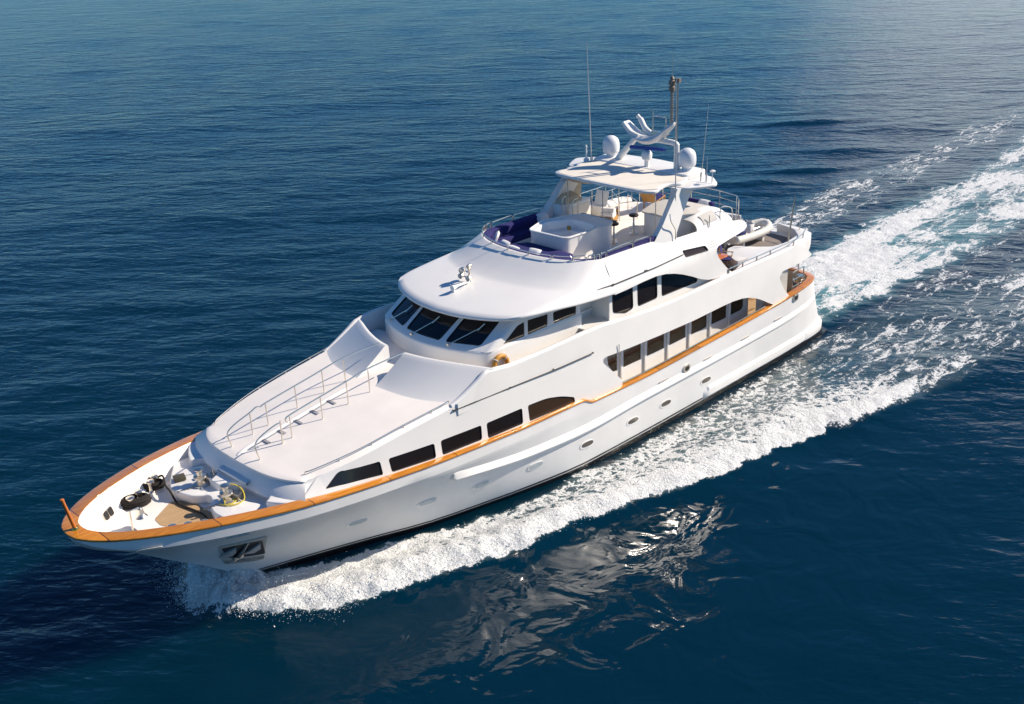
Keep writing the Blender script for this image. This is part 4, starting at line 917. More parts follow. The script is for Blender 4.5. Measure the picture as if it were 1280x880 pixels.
# ------------------------------------------------------------------ foredeck gear that is bolted down
m = MB(); m.tube([(34.60, 0, 4.2), (34.78, 0, 5.25)], [.06, .045], 10); m.lathe([(.06, 0), (.06, .04), (.03, .06)], (34.785, 0, 5.25), 10); js = m.build('jackstaff', ORANGE, yacht)
m = MB(); m.lathe([(.11, 4.2), (.1, 4.3), (.075, 4.34)], (34.61, 0, 0), 12); m.build('socket', BRASS, js)
def windlass(x, y, z):
    m = MB(); m.lathe([(.27, 0), (.28, .06), (.2, .1), (.12, .14), (.12, .22), (.2, .26), (.2, .32), (.09, .36), (.075, .46), (.15, .52), (.15, .55), (.06, .58)], (x, y, z), 16); w = m.build('windlass', STEEL, yacht)
    m = MB(); m.box((x-.32, y+.12, z+.13), (.34, .26, .22), rz=.4); m.lathe([(.09, -.16), (.09, .16)], (x-.25, y-.2, z+.16), 10, axis=(0, 1, .1)); m.tube([(x-.4, y+.1, z+.2), (x-.45, y+.05, z+.42)], .03, 6); m.build('motor', DSTEEL, w, bevel=.03)
    m = MB(); 
    for k in range(9): m.lathe([(.02, 0), (.045, .012), (.045, .03), (.02, .04)], (x+.28-.0*k+.07*k*0, y+.06*math.sin(k), z+.02+.0*k), 6) if k < 1 else m.box((x+.30+.05*k, y-.02*k, z+.03-.006*k), (.055, .03 if k % 2 else .05, .04))
    m.build('chain', DSTEEL, w)
windlass(30.42, -.55, 3.62); windlass(30.42, .95, 3.62)
for x, y in ((32.35, -1.38), (32.0, -1.55), (31.45, -1.85), (31.2, -2.05)):
    m = MB(); m.lathe([(.12, 3.3), (.12, 3.34), (.075, 3.38), (.065, 3.62), (.12, 3.66), (.13, 3.70), (.1, 3.72)], (x, y, 0), 14); m.build('bollard', STEEL, yacht)
for x, y in ((32.35, 1.12), (31.98, 1.36), (31.58, 1.62), (31.2, 1.84)):
    m = MB(); m.lathe([(.1, 3.3), (.1, 3.34), (.055, 3.38), (.05, 3.68), (.12, 3.72), (.13, 3.75), (.1, 3.77)], (x, y, 0), 14); m.build('bollard', STEEL, yacht)
def lining_frame(q):
    q = Vector(q); best = None
    for a in range(len(rr)-1):
        for k in range(5):
            c = (rr[a][k]+rr[a][k+1])/2; d = (c-q).length
            if best is None or d < best[0]: best = (d, a, k)
    _, a, k = best; s = rr[a][k+1]-rr[a][k]; t = (rr[min(a+1, len(rr)-1)][k]-rr[max(a-1, 0)][k]); t.normalize(); s = (s-t*s.dot(t)).normalized(); n = t.cross(s)
    if n.z < 0: n = -n
    return Matrix((t, n.cross(t), n)).transposed()
for q in ((33.16, -1.25, 3.57), (31.55, -2.10, 3.57)):
    R_ = lining_frame(q); mp_ = lambda x, y, z: R_ @ Vector((x, y, z))+Vector(q)
    m = MB(); m.prism(rounded([(-.24, -.16), (.24, -.16), (.24, .16), (-.24, .16)], .1), -.05, .035, mp_); o = m.build('deck_vent', STEEL, yacht, bevel=.008)
    for a, b in ((-.21, -.02), (.02, .21)):
        m = MB(); m.prism(rounded([(a, -.13), (b, -.13), (b, .13), (a, .13)], .06), .03, .046, mp_); m.build('vent_slot', BLACK, o)
m = MB(); m.box((30.72, -1.32, 3.70), (.36, .32, .12), rz=-.3); m.build('control_box', MATS['olive_box'], yacht, bevel=.02)
m = MB(); x, y = 32.95, -.18; m.tube([(x, y, 3.3), (x, y, 4.0)], .03, 8); m.box((x, y, 3.31), (.22, .3, .02)); m.tube([(x, y, 3.98), (x-.3, y-.02, 3.98)], .02, 6); bp_ = m.build('bell_post', STEEL, yacht)
m = MB(); m.lathe([(.03, .30), (.08, .26), (.10, .16), (.13, .06), (.19, 0), (.17, 0)], (x-.32, y, 3.66), 14); m.build('bell', STEEL, bp_)
# ------------------------------------------------------------------ loose things on board (each a thing of its own)
# anchor hanging in its pocket
an = empty('anchor', on_hull(30.4, 1.9)); tag(an, 'galvanised anchor with two pale flukes hanging in the dark pocket of the bow', 'anchor')
def wpart(mb, name, material, par, **k):
    o = mb.build(name, material, par, **k); o.matrix_parent_inverse = Matrix.Translation(-par.location); return o
P = lambda x, z, o: on_hull(x, z, o)
m = MB(); m.tube([P(30.42, 2.55, .02), P(30.36, 2.1, .08), P(30.33, 1.72, .1)], [.05, .06, .08], 8); m.box(P(30.33, 1.66, .09), (.34, .12, .12)); wpart(m, 'shank', DSTEEL, an, bevel=.01)
for s in (1, -1):
    m = MB(); c = 30.36+s*.27
    pts = [P(c-.17, 1.66, .05), P(c+.17, 1.66, .05), P(c+.13+.04*s, 2.1, .14), P(c+.03*s, 2.42, .10), P(c-.13+.04*s, 2.1, .14)]
    inn_ = [P(c-.15, 1.66, -.02), P(c+.15, 1.66, -.02), P(c+.11+.04*s, 2.1, .02), P(c+.03*s, 2.38, .03), P(c-.11+.04*s, 2.1, .02)]
    m.grid([pts, inn_], close=True); m.f.append((0, 1, 2, 3, 4)); m.f.append((9, 8, 7, 6, 5)); wpart(m, 'fluke', MATS['fluke_grey'], an, bevel=.015)
# ropes
def coil(mb, cx, cy, z, rx, ry, rot, turns, r, seed, stack=.05):
    rnd = random.Random(seed); pts = []
    for k in range(turns*16):
        t = 2*math.pi*k/16; f = 1-.35*((k/16) % 3)/3+.05*math.sin(k*.7)
        x = rx*f*math.cos(t); y = ry*f*math.sin(t)*(1+.12*math.sin(2*t+k*.1)); c, s = math.cos(rot), math.sin(rot)
        pts.append((cx+c*x-s*y, cy+s*x+c*y, z+stack*(k/16)/1.6+.02*rnd.random()))
    mb.tube(pts, r, 6); return pts
m = MB(); coil(m, 32.17, -1.46, 3.36, .46, .24, -.45, 9, .038, 1, .045); coil(m, 32.17, -1.46, 3.38, .40, .2, -.45, 6, .038, 4, .05)
o = m.build('mooring_rope', ROPE); tag(o, 'thick black mooring rope heaped round the forward pair of starboard bow bollards', 'rope', 'black mooring ropes')
m = MB(); pts = coil(m, 31.32, -1.95, 3.36, .34, .18, -.5, 8, .036, 2, .045)
m.tube(catmull([(31.1, -2.02, 3.62), (30.98, -1.9, 3.66), (31.2, -1.35, 3.64), (31.26, -.95, 3.6), (31.25, -.75, 3.36), (31.28, -.4, 3.36), (31.15, .3, 3.36), (31.12, .75, 3.36), (31.2, 1.05, 3.36)], 7), .034, 6)
o = m.build('mooring_rope', ROPE); tag(o, 'black rope coiled on the after starboard bollards with its tail running across the teak', 'rope', 'black mooring ropes')
m = MB(); coil(m, 30.3, .95, 3.66, .34, .26, .3, 3, .02, 3, .02)
m.tube(catmull([(30.62, 1.15, 3.66), (30.4, .75, 3.95), (30.15, .85, 4.05), (29.98, 1.1, 3.9), (30.1, 1.35, 3.68), (30.5, 1.3, 3.66), (30.7, 1.0, 3.66)], 7), .02, 6)
o = m.build('deck_hose', YELLOW); tag(o, 'bright yellow hose looped over the port windlass on the foredeck', 'hose')
m = MB(); coil(m, 2.1, 3.0, 2.02, .26, .2, .2, 6, .035, 7, .07); coil(m, 1.55, 2.6, 2.6, .2, .16, .6, 5, .03, 8, .07)
o = m.build('stern_line', MATS['rope_grey']); tag(o, 'pale grey mooring line bundled in the stern corner inside the teak rail', 'rope')
# life rings
def ring_thing(c, axis, R, r, label):
    e = empty('life_ring', c); m = MB()
    A = Vector((0, 0, 1)).rotation_difference(Vector(axis)).to_matrix()
    m.tube([A @ Vector((R*math.cos(t*math.pi/16), R*math.sin(t*math.pi/16), 0)) for t in range(32)], r, 10, closed=True); m.build('ring', RING, e, angle=80)
    for k in range(4):
        t = math.pi/4+k*math.pi/2; m = MB()
        m.tube([A @ Vector(((R+(r+.004)*math.cos(q))*math.cos(t), (R+(r+.004)*math.cos(q))*math.sin(t), (r+.004)*math.sin(q))) for q in [i*math.pi/5 for i in range(10)]], .022, 6, closed=True); m.build('strap', MATS['pale_pole'], e)
    tag(e, label, 'life ring', 'yellow life rings'); return e
ring_thing((20.72, 2.90, 5.30), (0, 1, .1), .30, .085, 'yellow life ring hung on the white wheelhouse side below its triangular window')
ring_thing((4.85, 3.12, 3.12), (-.3, 1, .1), .26, .075, 'yellow life ring half seen under the after end of the main deck opening')
# pillows on the flybridge sofa
def rotm(rz, tilt=0, ax='Y'): return Matrix.Rotation(rz, 3, 'Z') @ Matrix.Rotation(tilt, 3, ax)
for (c, rz, tl, lab) in (((15.75, -2.28, 7.46), -.9, 1.15, 'white cushion standing in the forward starboard corner of the navy sofa'), ((16.30, -1.35, 7.46), -.25, .75, 'white cushion leaning on the navy sofa back ahead of the hot tub, starboard side'), ((16.22, .15, 7.44), .1, .6, 'white cushion nearest the port side on the forward navy sofa back'), ((16.36, -.85, 7.40), -.15, .5, 'white cushion overlapping its neighbour in the middle of the forward sofa'), ((12.75, -2.55, 7.46), 1.4, 1.2, 'white square cushion at the after end of the sofa beside the grill cabinet'), ((7.0, 1.2, 7.36), 0, .9, 'small white cushion on the navy sofa behind the arch leg')):
    m = MB(); m.pillow((0, 0, 0), (.60, .60, .18), rotm(rz, tl)); o = m.build('cushion', PILLOW, angle=80); o.location = c; tag(o, lab, 'cushion', 'loose white cushions')
# bar stools
def stool(x, y, rz, label, src=None):
    e = empty('bar_stool', (x, y, 6.785)); 
    if src is None:
        m = MB(); m.lathe([(.02, .74), (.17, .745), (.2, .77), (.2, .81), (.17, .84), (.02, .845)], (0, 0, 0), 18); m.build('seat', MATS['dark_leather'], e, angle=60)
        m = MB(); m.lathe([(.19, 0), (.19, .015), (.06, .04), (.045, .08), (.045, .45), (.035, .46), (.035, .75)], (0, 0, 0), 14); m.build('pedestal', STEEL, e, angle=50)
        m = MB(); m.tube([(.2*math.cos(t*math.pi/8), .2*math.sin(t*math.pi/8), .27) for t in range(16)], .014, 6, closed=True); m.tube([(.2, 0, .27), (-.2, 0, .27)], .01, 5); m.build('footrest', STEEL, e)
    else:
        for ch in src.children: c = ch.copy(); C.objects.link(c); c.parent = e
    tag(e, label, 'bar stool', 'bar stools on the flybridge'); return e
s0 = stool(10.35, .22, 0, 'round black-topped bar stool standing alone in front of the bar counter')
stool(11.75, .35, 0, 'bar stool half hidden behind the after corner of the hot tub', s0)
# sun lounger with raised wicker back
e = empty('sun_lounger', (7.0, -1.55, 6.785), math.pi+.3); tag(e, 'wicker sun lounger with its back raised and a navy pad, behind the bar stool', 'sun lounger')
R_ = Matrix.Rotation(-.95, 3, 'Y')
m = MB(); m.box((.45, 0, .32), (1.2, .62, .06)); m.build('frame', WICKER, e, bevel=.02)
m = MB(); m.box(Vector((-.15, 0, .34))+Matrix.Rotation(.95, 3, 'Y') @ Vector((-.42, 0, 0)), (.9, .64, .05), M=Matrix.Rotation(.95, 3, 'Y')); m.build('backrest', WICKER, e, bevel=.02)
m = MB(); m.box(Vector((-.10, 0, .42))+Matrix.Rotation(.95, 3, 'Y') @ Vector((-.44, 0, .0)), (.96, .66, .07), M=Matrix.Rotation(.95, 3, 'Y')); m.box((.45, 0, .38), (1.2, .6, .06)); m.build('pad', NAVY, e, bevel=.025)
for sx in (-.1, 1.0):
    for sy in (-.27, .27): m = MB(); m.box((sx, sy, .15), (.05, .05, .3)); m.build('leg', WICKER, e)
e = empty('wicker_ottoman', (9.75, -1.65, 6.785), .4); tag(e, 'low square wicker ottoman with towels piled on top, near the starboard rail', 'ottoman')
m = MB(); m.box((0, 0, .17), (.75, .7, .2)); m.build('body', WICKER, e, bevel=.03)
for sx in (-.3, .3):
    for sy in (-.28, .28): m = MB(); m.box((sx, sy, .04), (.06, .06, .08)); m.build('foot', WICKER, e)
m = MB()
for k, (dx, dy, dz) in enumerate(((-.12, 0, .36), (.14, .02, .36), (0, .02, .52))): m.lathe([(.06, -.3), (.115, -.29), (.12, 0), (.115, .29), (.06, .3)], (dx, dy, dz), 10, axis=(.15, 1, .05))
o = m.build('rolled_towels', TOWEL, angle=70); o.location = (9.75, -1.65, 6.785); o.rotation_euler = (0, 0, .4); tag(o, 'pile of rolled white towels on the wicker ottoman', 'towels')
e = empty('wicker_basket', (8.6, -2.35, 6.785)); tag(e, 'small round wicker basket by the stairwell rail on the flybridge', 'basket')
m = MB(); m.lathe([(.24, 0), (.28, .12), (.32, .24), (.29, .25), (.25, .12), (.22, .04)], (0, 0, 0), 16); m.build('bowl', WICKER, e)
m = MB(); m.pillow((0, 0, .2), (.44, .44, .16)); m.build('contents', PILLOW, e)
# tender on the boat deck
t = empty('tender', (2.75, .65, 4.574), math.radians(175)); t.scale = (.92, .85, .92); tag(t, 'small cream inflatable tender lying on the after upper deck', 'dinghy')
m = MB(); hull_r = catmull([(-1.62, .66, .58), (-1.4, .68, .55), (-.3, .70, .52), (.7, .64, .54), (1.25, .42, .60), (1.5, 0, .64), (1.25, -.42, .60), (.7, -.64, .54), (-.3, -.70, .52), (-1.4, -.68, .55), (-1.62, -.66, .58)], 6)
n = len(hull_r); m.tube(hull_r, [.05+.14*min(1, min(i, n-1-i)/5) for i in range(n)], 14); m.build('inflatable_tube', RUBBERW, t, angle=70)
m = MB(); m.grid([[(-1.35, -.5, .42), (-1.35, 0, .16), (-1.35, .5, .42)], [(.6, -.5, .42), (.6, 0, .16), (.6, .5, .42)], [(1.25, -.2, .52), (1.35, 0, .42), (1.25, .2, .52)]]); m.box((-1.36, 0, .5), (.06, .95, .42)); m.build('rigid_hull', WHITE, t, angle=70)
m = MB(); m.box((-.55, 0, .60), (.5, .5, .3)); m.box((-.82, 0, .88), (.1, .5, .4)); m.build('seat', MATS['blue_vinyl'], t, bevel=.05, seg=3)
m = MB(); m.box((.15, 0, .68), (.3, .5, .45)); m.grid([[(.25, -.22, .9), (.12, -.2, 1.1)], [(.25, .22, .9), (.12, .2, 1.1)]]); m.build('console', WHITE, t, bevel=.02)
m = MB(); m.box((-1.62, 0, .72), (.3, .26, .4)); m.box((-1.6, 0, .35), (.14, .1, .5)); m.build('outboard_motor', GREYW, t, bevel=.04, seg=3)
m = MB()
for sy in (-.62, .62): m.tube(catmull([(-.3, sy, .74), (-.2, sy, .82), (.3, sy*.98, .82), (.4, sy*.95, .74)], 4), .014, 5)
m.build('grab_line', STEEL, t)
for sx in (-.8, .7): m = MB(); m.box((sx, 0, .13), (.14, 1.1, .26)); m.build('chock', WHITE, t)
# after deck furniture
def dchair(x, y, rz, label):
    e = empty('deck_chair', (x, y, 4.575), rz)
    m = MB(); m.box((0, 0, .45), (.46, .48, .05)); m.build('seat', NAVY, e, bevel=.015)
    m = MB(); m.box((-.25, 0, .80), (.06, .52, .52), M=Matrix.Rotation(-.2, 3, 'Y')); m.build('backrest', NAVY, e, bevel=.025)
    for sy in (-.27, .27):
        m = MB(); m.tube([(-.25, sy, 0), (.22, sy, .44)], .022, 6); m.tube([(.25, sy, 0), (-.22, sy, .44)], .022, 6); m.tube([(-.2, sy, .4), (-.3, sy, 1.02)], .02, 6); m.build('leg', TEAKD, e)
        m = MB(); m.box((.02, sy, .68), (.5, .05, .03)); m.tube([(.2, sy, .44), (.22, sy, .68)], .02, 6); m.build('armrest', TEAKD, e)
    tag(e, label, 'deck chair', 'deck chairs round the after table'); return e
dchair(6.35, 2.05, math.radians(120), 'navy folding deck chair standing nearest the port rail of the after deck')
dchair(7.35, .9, math.radians(20), 'navy deck chair partly hidden under the flybridge overhang behind the table')
e = empty('dining_table', (7.05, 1.75, 4.575)); tag(e, 'varnished orange wooden table under the flybridge overhang', 'table')
m = MB(); m.prism(rounded([(-.5, -.75), (.5, -.75), (.5, .6), (-.5, .6)], .25), .70, .75); m.build('tabletop', ORANGE, e, bevel=.012)
m = MB(); m.lathe([(.28, 0), (.26, .04), (.07, .08), (.06, .6), (.16, .70)], (0, -.1, 0), 14); m.build('pedestal', TEAK, e)

# ------------------------------------------------------------------ the sea: one sheet, real wake relief near the yacht
rng = np.random.RandomState(3)
def vnoise(x, y, seed, s):
    x = np.asarray(x)/s; y = np.asarray(y)/s; r = np.random.RandomState(seed); T = r.rand(256, 256)
    xi = np.floor(x).astype(int); yi = np.floor(y).astype(int); fx = x-xi; fy = y-yi
    fx = fx*fx*fx*(fx*(fx*6-15)+10); fy = fy*fy*fy*(fy*(fy*6-15)+10)
    g = lambda a, b: T[a & 255, b & 255]
    return (g(xi, yi)*(1-fx)+g(xi+1, yi)*fx)*(1-fy)+(g(xi, yi+1)*(1-fx)+g(xi+1, yi+1)*fx)*fy
def fbm(x, y, seed, s, o=4):
    t = 0; a = .5
    for k in range(o): t = t+a*vnoise(x+17.3*k, y-9.1*k, seed+k, s/2**k); a *= .5
    return t/(1-.5**o)
def axis(lo, hi, d, far, g):
    a = list(np.arange(lo, hi+1e-6, d)); s = d; x = a[-1]
    while x < far[1]: s *= g; x += s; a.append(x)
    s = d; x = a[0]; b = []
    while x > far[0]: s *= g; x -= s; b.append(x)
    return np.array(b[::-1]+a)
AX = axis(-26, 33.5, .11, (-6000, 6000), 1.022); AY = axis(-12.5, 14.5, .11, (-6000, 6000), 1.022)
X, Y = np.meshgrid(AX, AY, indexing='ij')
F_ = np.zeros_like(X); H = np.zeros_like(X); AER = np.zeros_like(X)
outer = [(-40, 19.0), (-20, 15.2), (-10, 13.1), (-2.5, 11.6), (2.5, 10.6), (6.4, 9.6), (8.8, 8.7), (11.8, 8.0), (15.3, 7.45), (18, 6.75), (20.5, 5.95), (23, 5.55), (25, 4.95), (27.2, 4.3), (28.9, 3.55), (30.3, 2.35), (31.2, 1.05), (31.7, -.1)]
inner = [(-40, 12), (-20, 8), (-6, 4.6), (0, 3.75), (6, 4.0), (11, 3.95), (16.4, 3.95), (19.7, 3.75), (22, 3.0), (24.4, 2.2), (26.7, 1.2), (28.7, .35), (30, .1), (31, .0), (31.7, -.2)]
wob = (fbm(X, Y, 11, 1.6, 3)-.5)*.9 + (fbm(X, Y, 15, 4.5, 2)-.5)*.8 + (fbm(X, Y, 19, .55, 2)-.5)*.55
yo = np.interp(X, [p[0] for p in outer], [p[1] for p in outer]); yi = np.interp(X, [p[0] for p in inner], [p[1] for p in inner])
sm = lambda a, b, v: (lambda t: t*t*(3-2*t))(np.clip((v-a)/(b-a+1e-9), 0, 1))
for sg in (1, -1):
    Yq = sg*Y; w = np.maximum(yo-yi, .25)
    if sg < 0:   # the far arm of the wake runs straighter
        yo2 = np.where(X < -6, 9.3+.02*(-6-X), np.minimum(yo, 9.3)); yi2 = np.where(X < -6, np.minimum(4.6+.05*(-6-X), 6.2), yi); 
    else: yo2, yi2 = yo, yi
    wq = np.maximum(yo2-yi2, .25); Yw = Yq+wob*sm(0, 3, wq)*np.clip(.6+(20-X)*.04, .52, 1)
    u = (Yw-yi2)/wq
    ins = sm(-.06, .08, u)*(1-sm(np.interp(X, [-10, 8], [.6, .94]), 1.05, u))*(X < 31.8)
    along = np.interp(X, [-60, -30, -14, -4, 2, 6, 10, 15, 19, 24, 29, 31.3, 31.8], [.30, .34, .38, .39, .41, .56, .64, .72, .78, .82, .84, .82, 0]) if sg > 0 else np.interp(X, [-80, -45, -25, -14, -4, 2, 31.8], [.30, .38, .46, .55, .56, .5, .5])
    cov = along*(np.interp(X, [4, 12, 20, 24, 28], [.78, .64, .60, .72, .92])+np.interp(X, [4, 12, 20, 24, 28], [.20, .36, .38, .30, .1])*sm(.42, .9, u)) * np.where(X > 21, .80+.40*fbm(X, Y, 31, 1.6, 3), .70+.55*fbm(X*.6, Y*1.1, 31, 3.2, 3))
    crest = np.exp(-((u-.93)/(.09))**2)*np.interp(X, [-60, -20, -4, 0, 4, 6, 9, 15, 20], [.02, .04, .07, .06, .08, .25, .45, .35, .2])*(.45+1.1*fbm(X, Y, 33, 1.8, 3))
    hullwash = np.exp(-((Yq-yi2-.15)/.35)**2)*np.interp(X, [-1, 1, 6, 12, 20, 22], [0, .45, .4, .3, .1, 0])
    F_ = np.maximum(F_, np.clip(ins*(cov+crest), 0, 1)); F_ = np.maximum(F_, hullwash)
    F_ = F_+ins*.0
    hh = np.interp(X, [-40, -10, 0, 8, 14, 20, 27, 30, 31.2, 31.7], [.06, .14, .2, .26, .30, .38, .48, .5, .25, 0])
    ridge = np.exp(-((Yq+wob*.5-(yo2-.30*wq))/(.30*wq+.28))**2)
    H += hh*ridge*(1.0+.5*(fbm(X, Y, 41, 1.1, 3)-.5)) - .30*hh*np.exp(-((Yq-(yi2+.25*wq))/(.25*wq+.2))**2)
    AER = np.maximum(AER, ins*np.interp(X, [-60, -20, 0, 10, 20, 30], [.08, .1, .12, .2, .25, .3]))
bm_ = np.exp(-((X-30.25)/1.15)**2-(np.maximum(np.abs(Y)-.35, 0)/.85)**2)
H += .62*bm_*(.5+1.0*fbm(X, Y, 43, .8, 3)); F_ = np.maximum(F_, np.clip(1.5*bm_, 0, .86)*(X < 31.9))
H += bm_*(fbm(X, Y, 47, .42, 3)-.5)*1.1
# second crest tongue on the near side
t1 = np.exp(-((Y-np.interp(X, [0, 4.5, 9], [9.3, 9.35, 8.6])+wob*.4)/.45)**2)*sm(1.5, 3.5, X)*(1-sm(7.5, 9.5, X))*.75
F_ = np.maximum(F_, t1); H += .16*t1
# propeller wash astern
yc_ = np.interp(X, [-60, -30, -10, 0], [-2.6, .3, .2, 0]); hw = np.interp(X, [-60, -25, -8, 0], [5.2, 4.2, 3.5, 3.0])
v = (Y+wob*1.1-yc_)/hw; core = (1-sm(.62, 1.1, np.abs(v)))*(1-sm(-.6, .9, X))
wash = core*np.interp(X, [-70, -35, -16, -6, 0], [.42, .52, .62, .76, .84])*(.25+1.3*fbm(X*.45, Y*1.25, 51, 2.2, 4))
F_ = np.maximum(F_, wash); AER = np.maximum(AER, core*np.interp(X, [-70, -30, -10, 0], [.15, .45, .9, 1]))
H += core*np.interp(X, [-60, -10, -2, 0], [.0, .10, .28, .1])*(fbm(X, Y, 61, 1.5, 3)*1.2)
# loose streaks between the arms
str_ = (.12+.38*fbm(X*.5, Y*1.2, 71, 3.4, 4))*sm(-110, -20, X)*(1-sm(1, 5, X))*sm(2.5, 4.5, Y)*(1-sm(.75, 1.0, Y/np.maximum(yo, .1)))
F_ = np.maximum(F_, str_)
# open water swell
amp = np.ones_like(X); calm = np.exp(-((np.abs(X-20)/16)**4+(np.abs(Y-9.5)/8.5)**4))*sm(1, 4.5, Y); amp = 1.0
SW_ = np.zeros_like(X); dist = np.hypot(X-10, Y); fade = 1/(1+(dist/260)**2)
for k in range(22):
    lam = 1.5*1.17**k*(.9+.2*rng.rand()); th = math.radians(60)+rng.randn()*.55; ph = rng.rand()*6.28; A_ = .0029*lam**.80
    sp = np.maximum(np.gradient(AX)[:, None], np.gradient(AY)[None, :]); ok = sm(.18, .45, lam/(sp*10)) if lam < 60 else 1
    s_ = np.sin(2*math.pi/lam*(X*math.cos(th)+Y*math.sin(th))+ph+1.2*vnoise(X, Y, 80+k, lam*2.5))
    A_ *= 1 if lam < 10 else .5
    SW_ += A_*ok*(s_+.25*s_*s_)*(1-calm*(.95 if lam < 5 else .55))
H = H+SW_*amp*np.clip(fade*1.6, 0, 1)
H += np.clip(F_, 0, 1)*(fbm(X, Y, 91, .5, 3)-.5)*.26*np.interp(X, [-30, 10, 25], [.5, .7, 1.2])
for (ax_, ay_, L1, hh_) in [(-38.8, -20.9, 3.6, .32), (-25.4, -12.6, 3.0, .28), (-32, -13.8, 2.8, .22), (-20.5, -13.5, 3.0, .2)]:
    du = (X-ax_)*-.72+(Y-ay_)*.69; dv = (X-ax_)*.69+(Y-ay_)*.72
    H += hh_*np.exp(-(du/L1)**2-((dv+.12*du*du/L1)/.8)**2)
# keep the water outside the hull below the deck: dip inside the hull footprint
inside = (X > .3) & (X < 29.3) & (np.abs(Y) < np.interp(X, [0, 4, 17, 21.6, 25.4, 29.3], [3.2, 3.4, 3.3, 2.3, 1.1, .0]))
H = np.where(inside, np.minimum(H, -.15), H)
nx, ny = X.shape
co_ = np.stack([X, Y, H], -1).reshape(-1, 3).astype(np.float32)
idx = np.arange(nx*ny).reshape(nx, ny); q = np.stack([idx[:-1, :-1], idx[1:, :-1], idx[1:, 1:], idx[:-1, 1:]], -1).reshape(-1, 4).astype(np.int32)
me = bpy.data.meshes.new('sea'); me.vertices.add(nx*ny); me.vertices.foreach_set('co', co_.ravel())
me.loops.add(q.size); me.loops.foreach_set('vertex_index', q.ravel()); me.polygons.add(len(q)); me.polygons.foreach_set('loop_start', np.arange(0, q.size, 4, dtype=np.int32)); me.polygons.foreach_set('loop_total', np.full(len(q), 4, dtype=np.int32))
me.update(); me.polygons.foreach_set('use_smooth', np.ones(len(q), dtype=bool))
for nm, arr in (('foam', F_), ('aer', AER), ('calm', calm)):
    at = me.attributes.new(nm, 'FLOAT', 'POINT'); at.data.foreach_set('value', np.clip(arr, 0, 1).ravel().astype(np.float32))
sea = bpy.data.objects.new('sea', me); C.objects.link(sea); tag(sea, kind='structure')

m = bpy.data.materials.new('sea_water'); m.use_nodes = True; t = m.node_tree; b = t.nodes['Principled BSDF']; out = t.nodes['Material Output']
L = t.links.new
tc = nd(t, 'TexCoord'); aF = nd(t, 'Attribute', attribute_name='foam'); aA = nd(t, 'Attribute', attribute_name='aer'); aC = nd(t, 'Attribute', attribute_name='calm')
def mth(op, a, b_=None, clamp=False):
    n = nd(t, 'Math', operation=op, use_clamp=clamp)
    for i, v_ in enumerate((a, b_)):
        if v_ is None: continue
        if isinstance(v_, (int, float)): n.inputs[i].default_value = v_
        else: L(v_, n.inputs[i])
    return n.outputs[0]
def noise(scale, det, dist, vec=None, ro=.5):
    n = nd(t, 'TexNoise'); n.inputs['Scale'].default_value = scale; n.inputs['Detail'].default_value = det; n.inputs['Distortion'].default_value = dist; n.inputs['Roughness'].default_value = ro
    L(vec if vec else tc.outputs['Object'], n.inputs[0]); return n.outputs[0]
mp0 = nd(t, 'Mapping'); mp0.inputs['Rotation'].default_value = (0, 0, math.radians(-128)); L(tc.outputs['Object'], mp0.inputs[0])
mp = nd(t, 'Mapping'); mp.inputs['Scale'].default_value = (.45, 1.0, 1); L(mp0.outputs[0], mp.inputs[0])
w1 = noise(1.1, 3, .4, mp.outputs[0]); w2 = noise(3.4, 4, .5, mp.outputs[0]); w3 = noise(.35, 2, .3, mp.outputs[0])
w4 = noise(.62, 2.5, .7); inv = mth('SUBTRACT', 1, mth('MULTIPLY', aC.outputs['Fac'], .93), True)
gust = noise(.045, 3, .4); gk = mth('ADD', .72, mth('MULTIPLY', gust, .56))
hsum = mth('ADD', mth('MULTIPLY', mth('MULTIPLY', mth('ADD', mth('ADD', mth('MULTIPLY', w1, .17), mth('MULTIPLY', w2, .06)), mth('MULTIPLY', w3, .22)), inv), gk), mth('MULTIPLY', w4, mth('MULTIPLY', aC.outputs['Fac'], .145)))
bw = nd(t, 'Bump'); bw.inputs['Distance'].default_value = 1.0
L(hsum, bw.inputs['Height']); bw.inputs['Strength'].default_value = 0.8
# upwelling colour: dark navy, turquoise where aerated
mixc = nd(t, 'Mix', data_type='RGBA'); mixc.inputs[6].default_value = (*(.0001, .0165, .034), 1); mixc.inputs[7].default_value = (.10, .30, .33, 1)
an_ = noise(.8, 4, .6); L(mth('MULTIPLY', aA.outputs['Fac'], mth('MULTIPLY', an_, 1.25), True), mixc.inputs[0])
L(mixc.outputs[2], b.inputs['Base Color']); b.inputs['Subsurface Weight'].default_value = 1.0; b.subsurface_method = 'BURLEY'; b.inputs['Subsurface Radius'].default_value = (.6, 2.0, 3.0); b.inputs['Subsurface Scale'].default_value = 2.0
b.inputs['Roughness'].default_value = .05; b.inputs['IOR'].default_value = 1.333; b.inputs['Specular IOR Level'].default_value = .48
L(bw.outputs[0], b.inputs['Normal'])
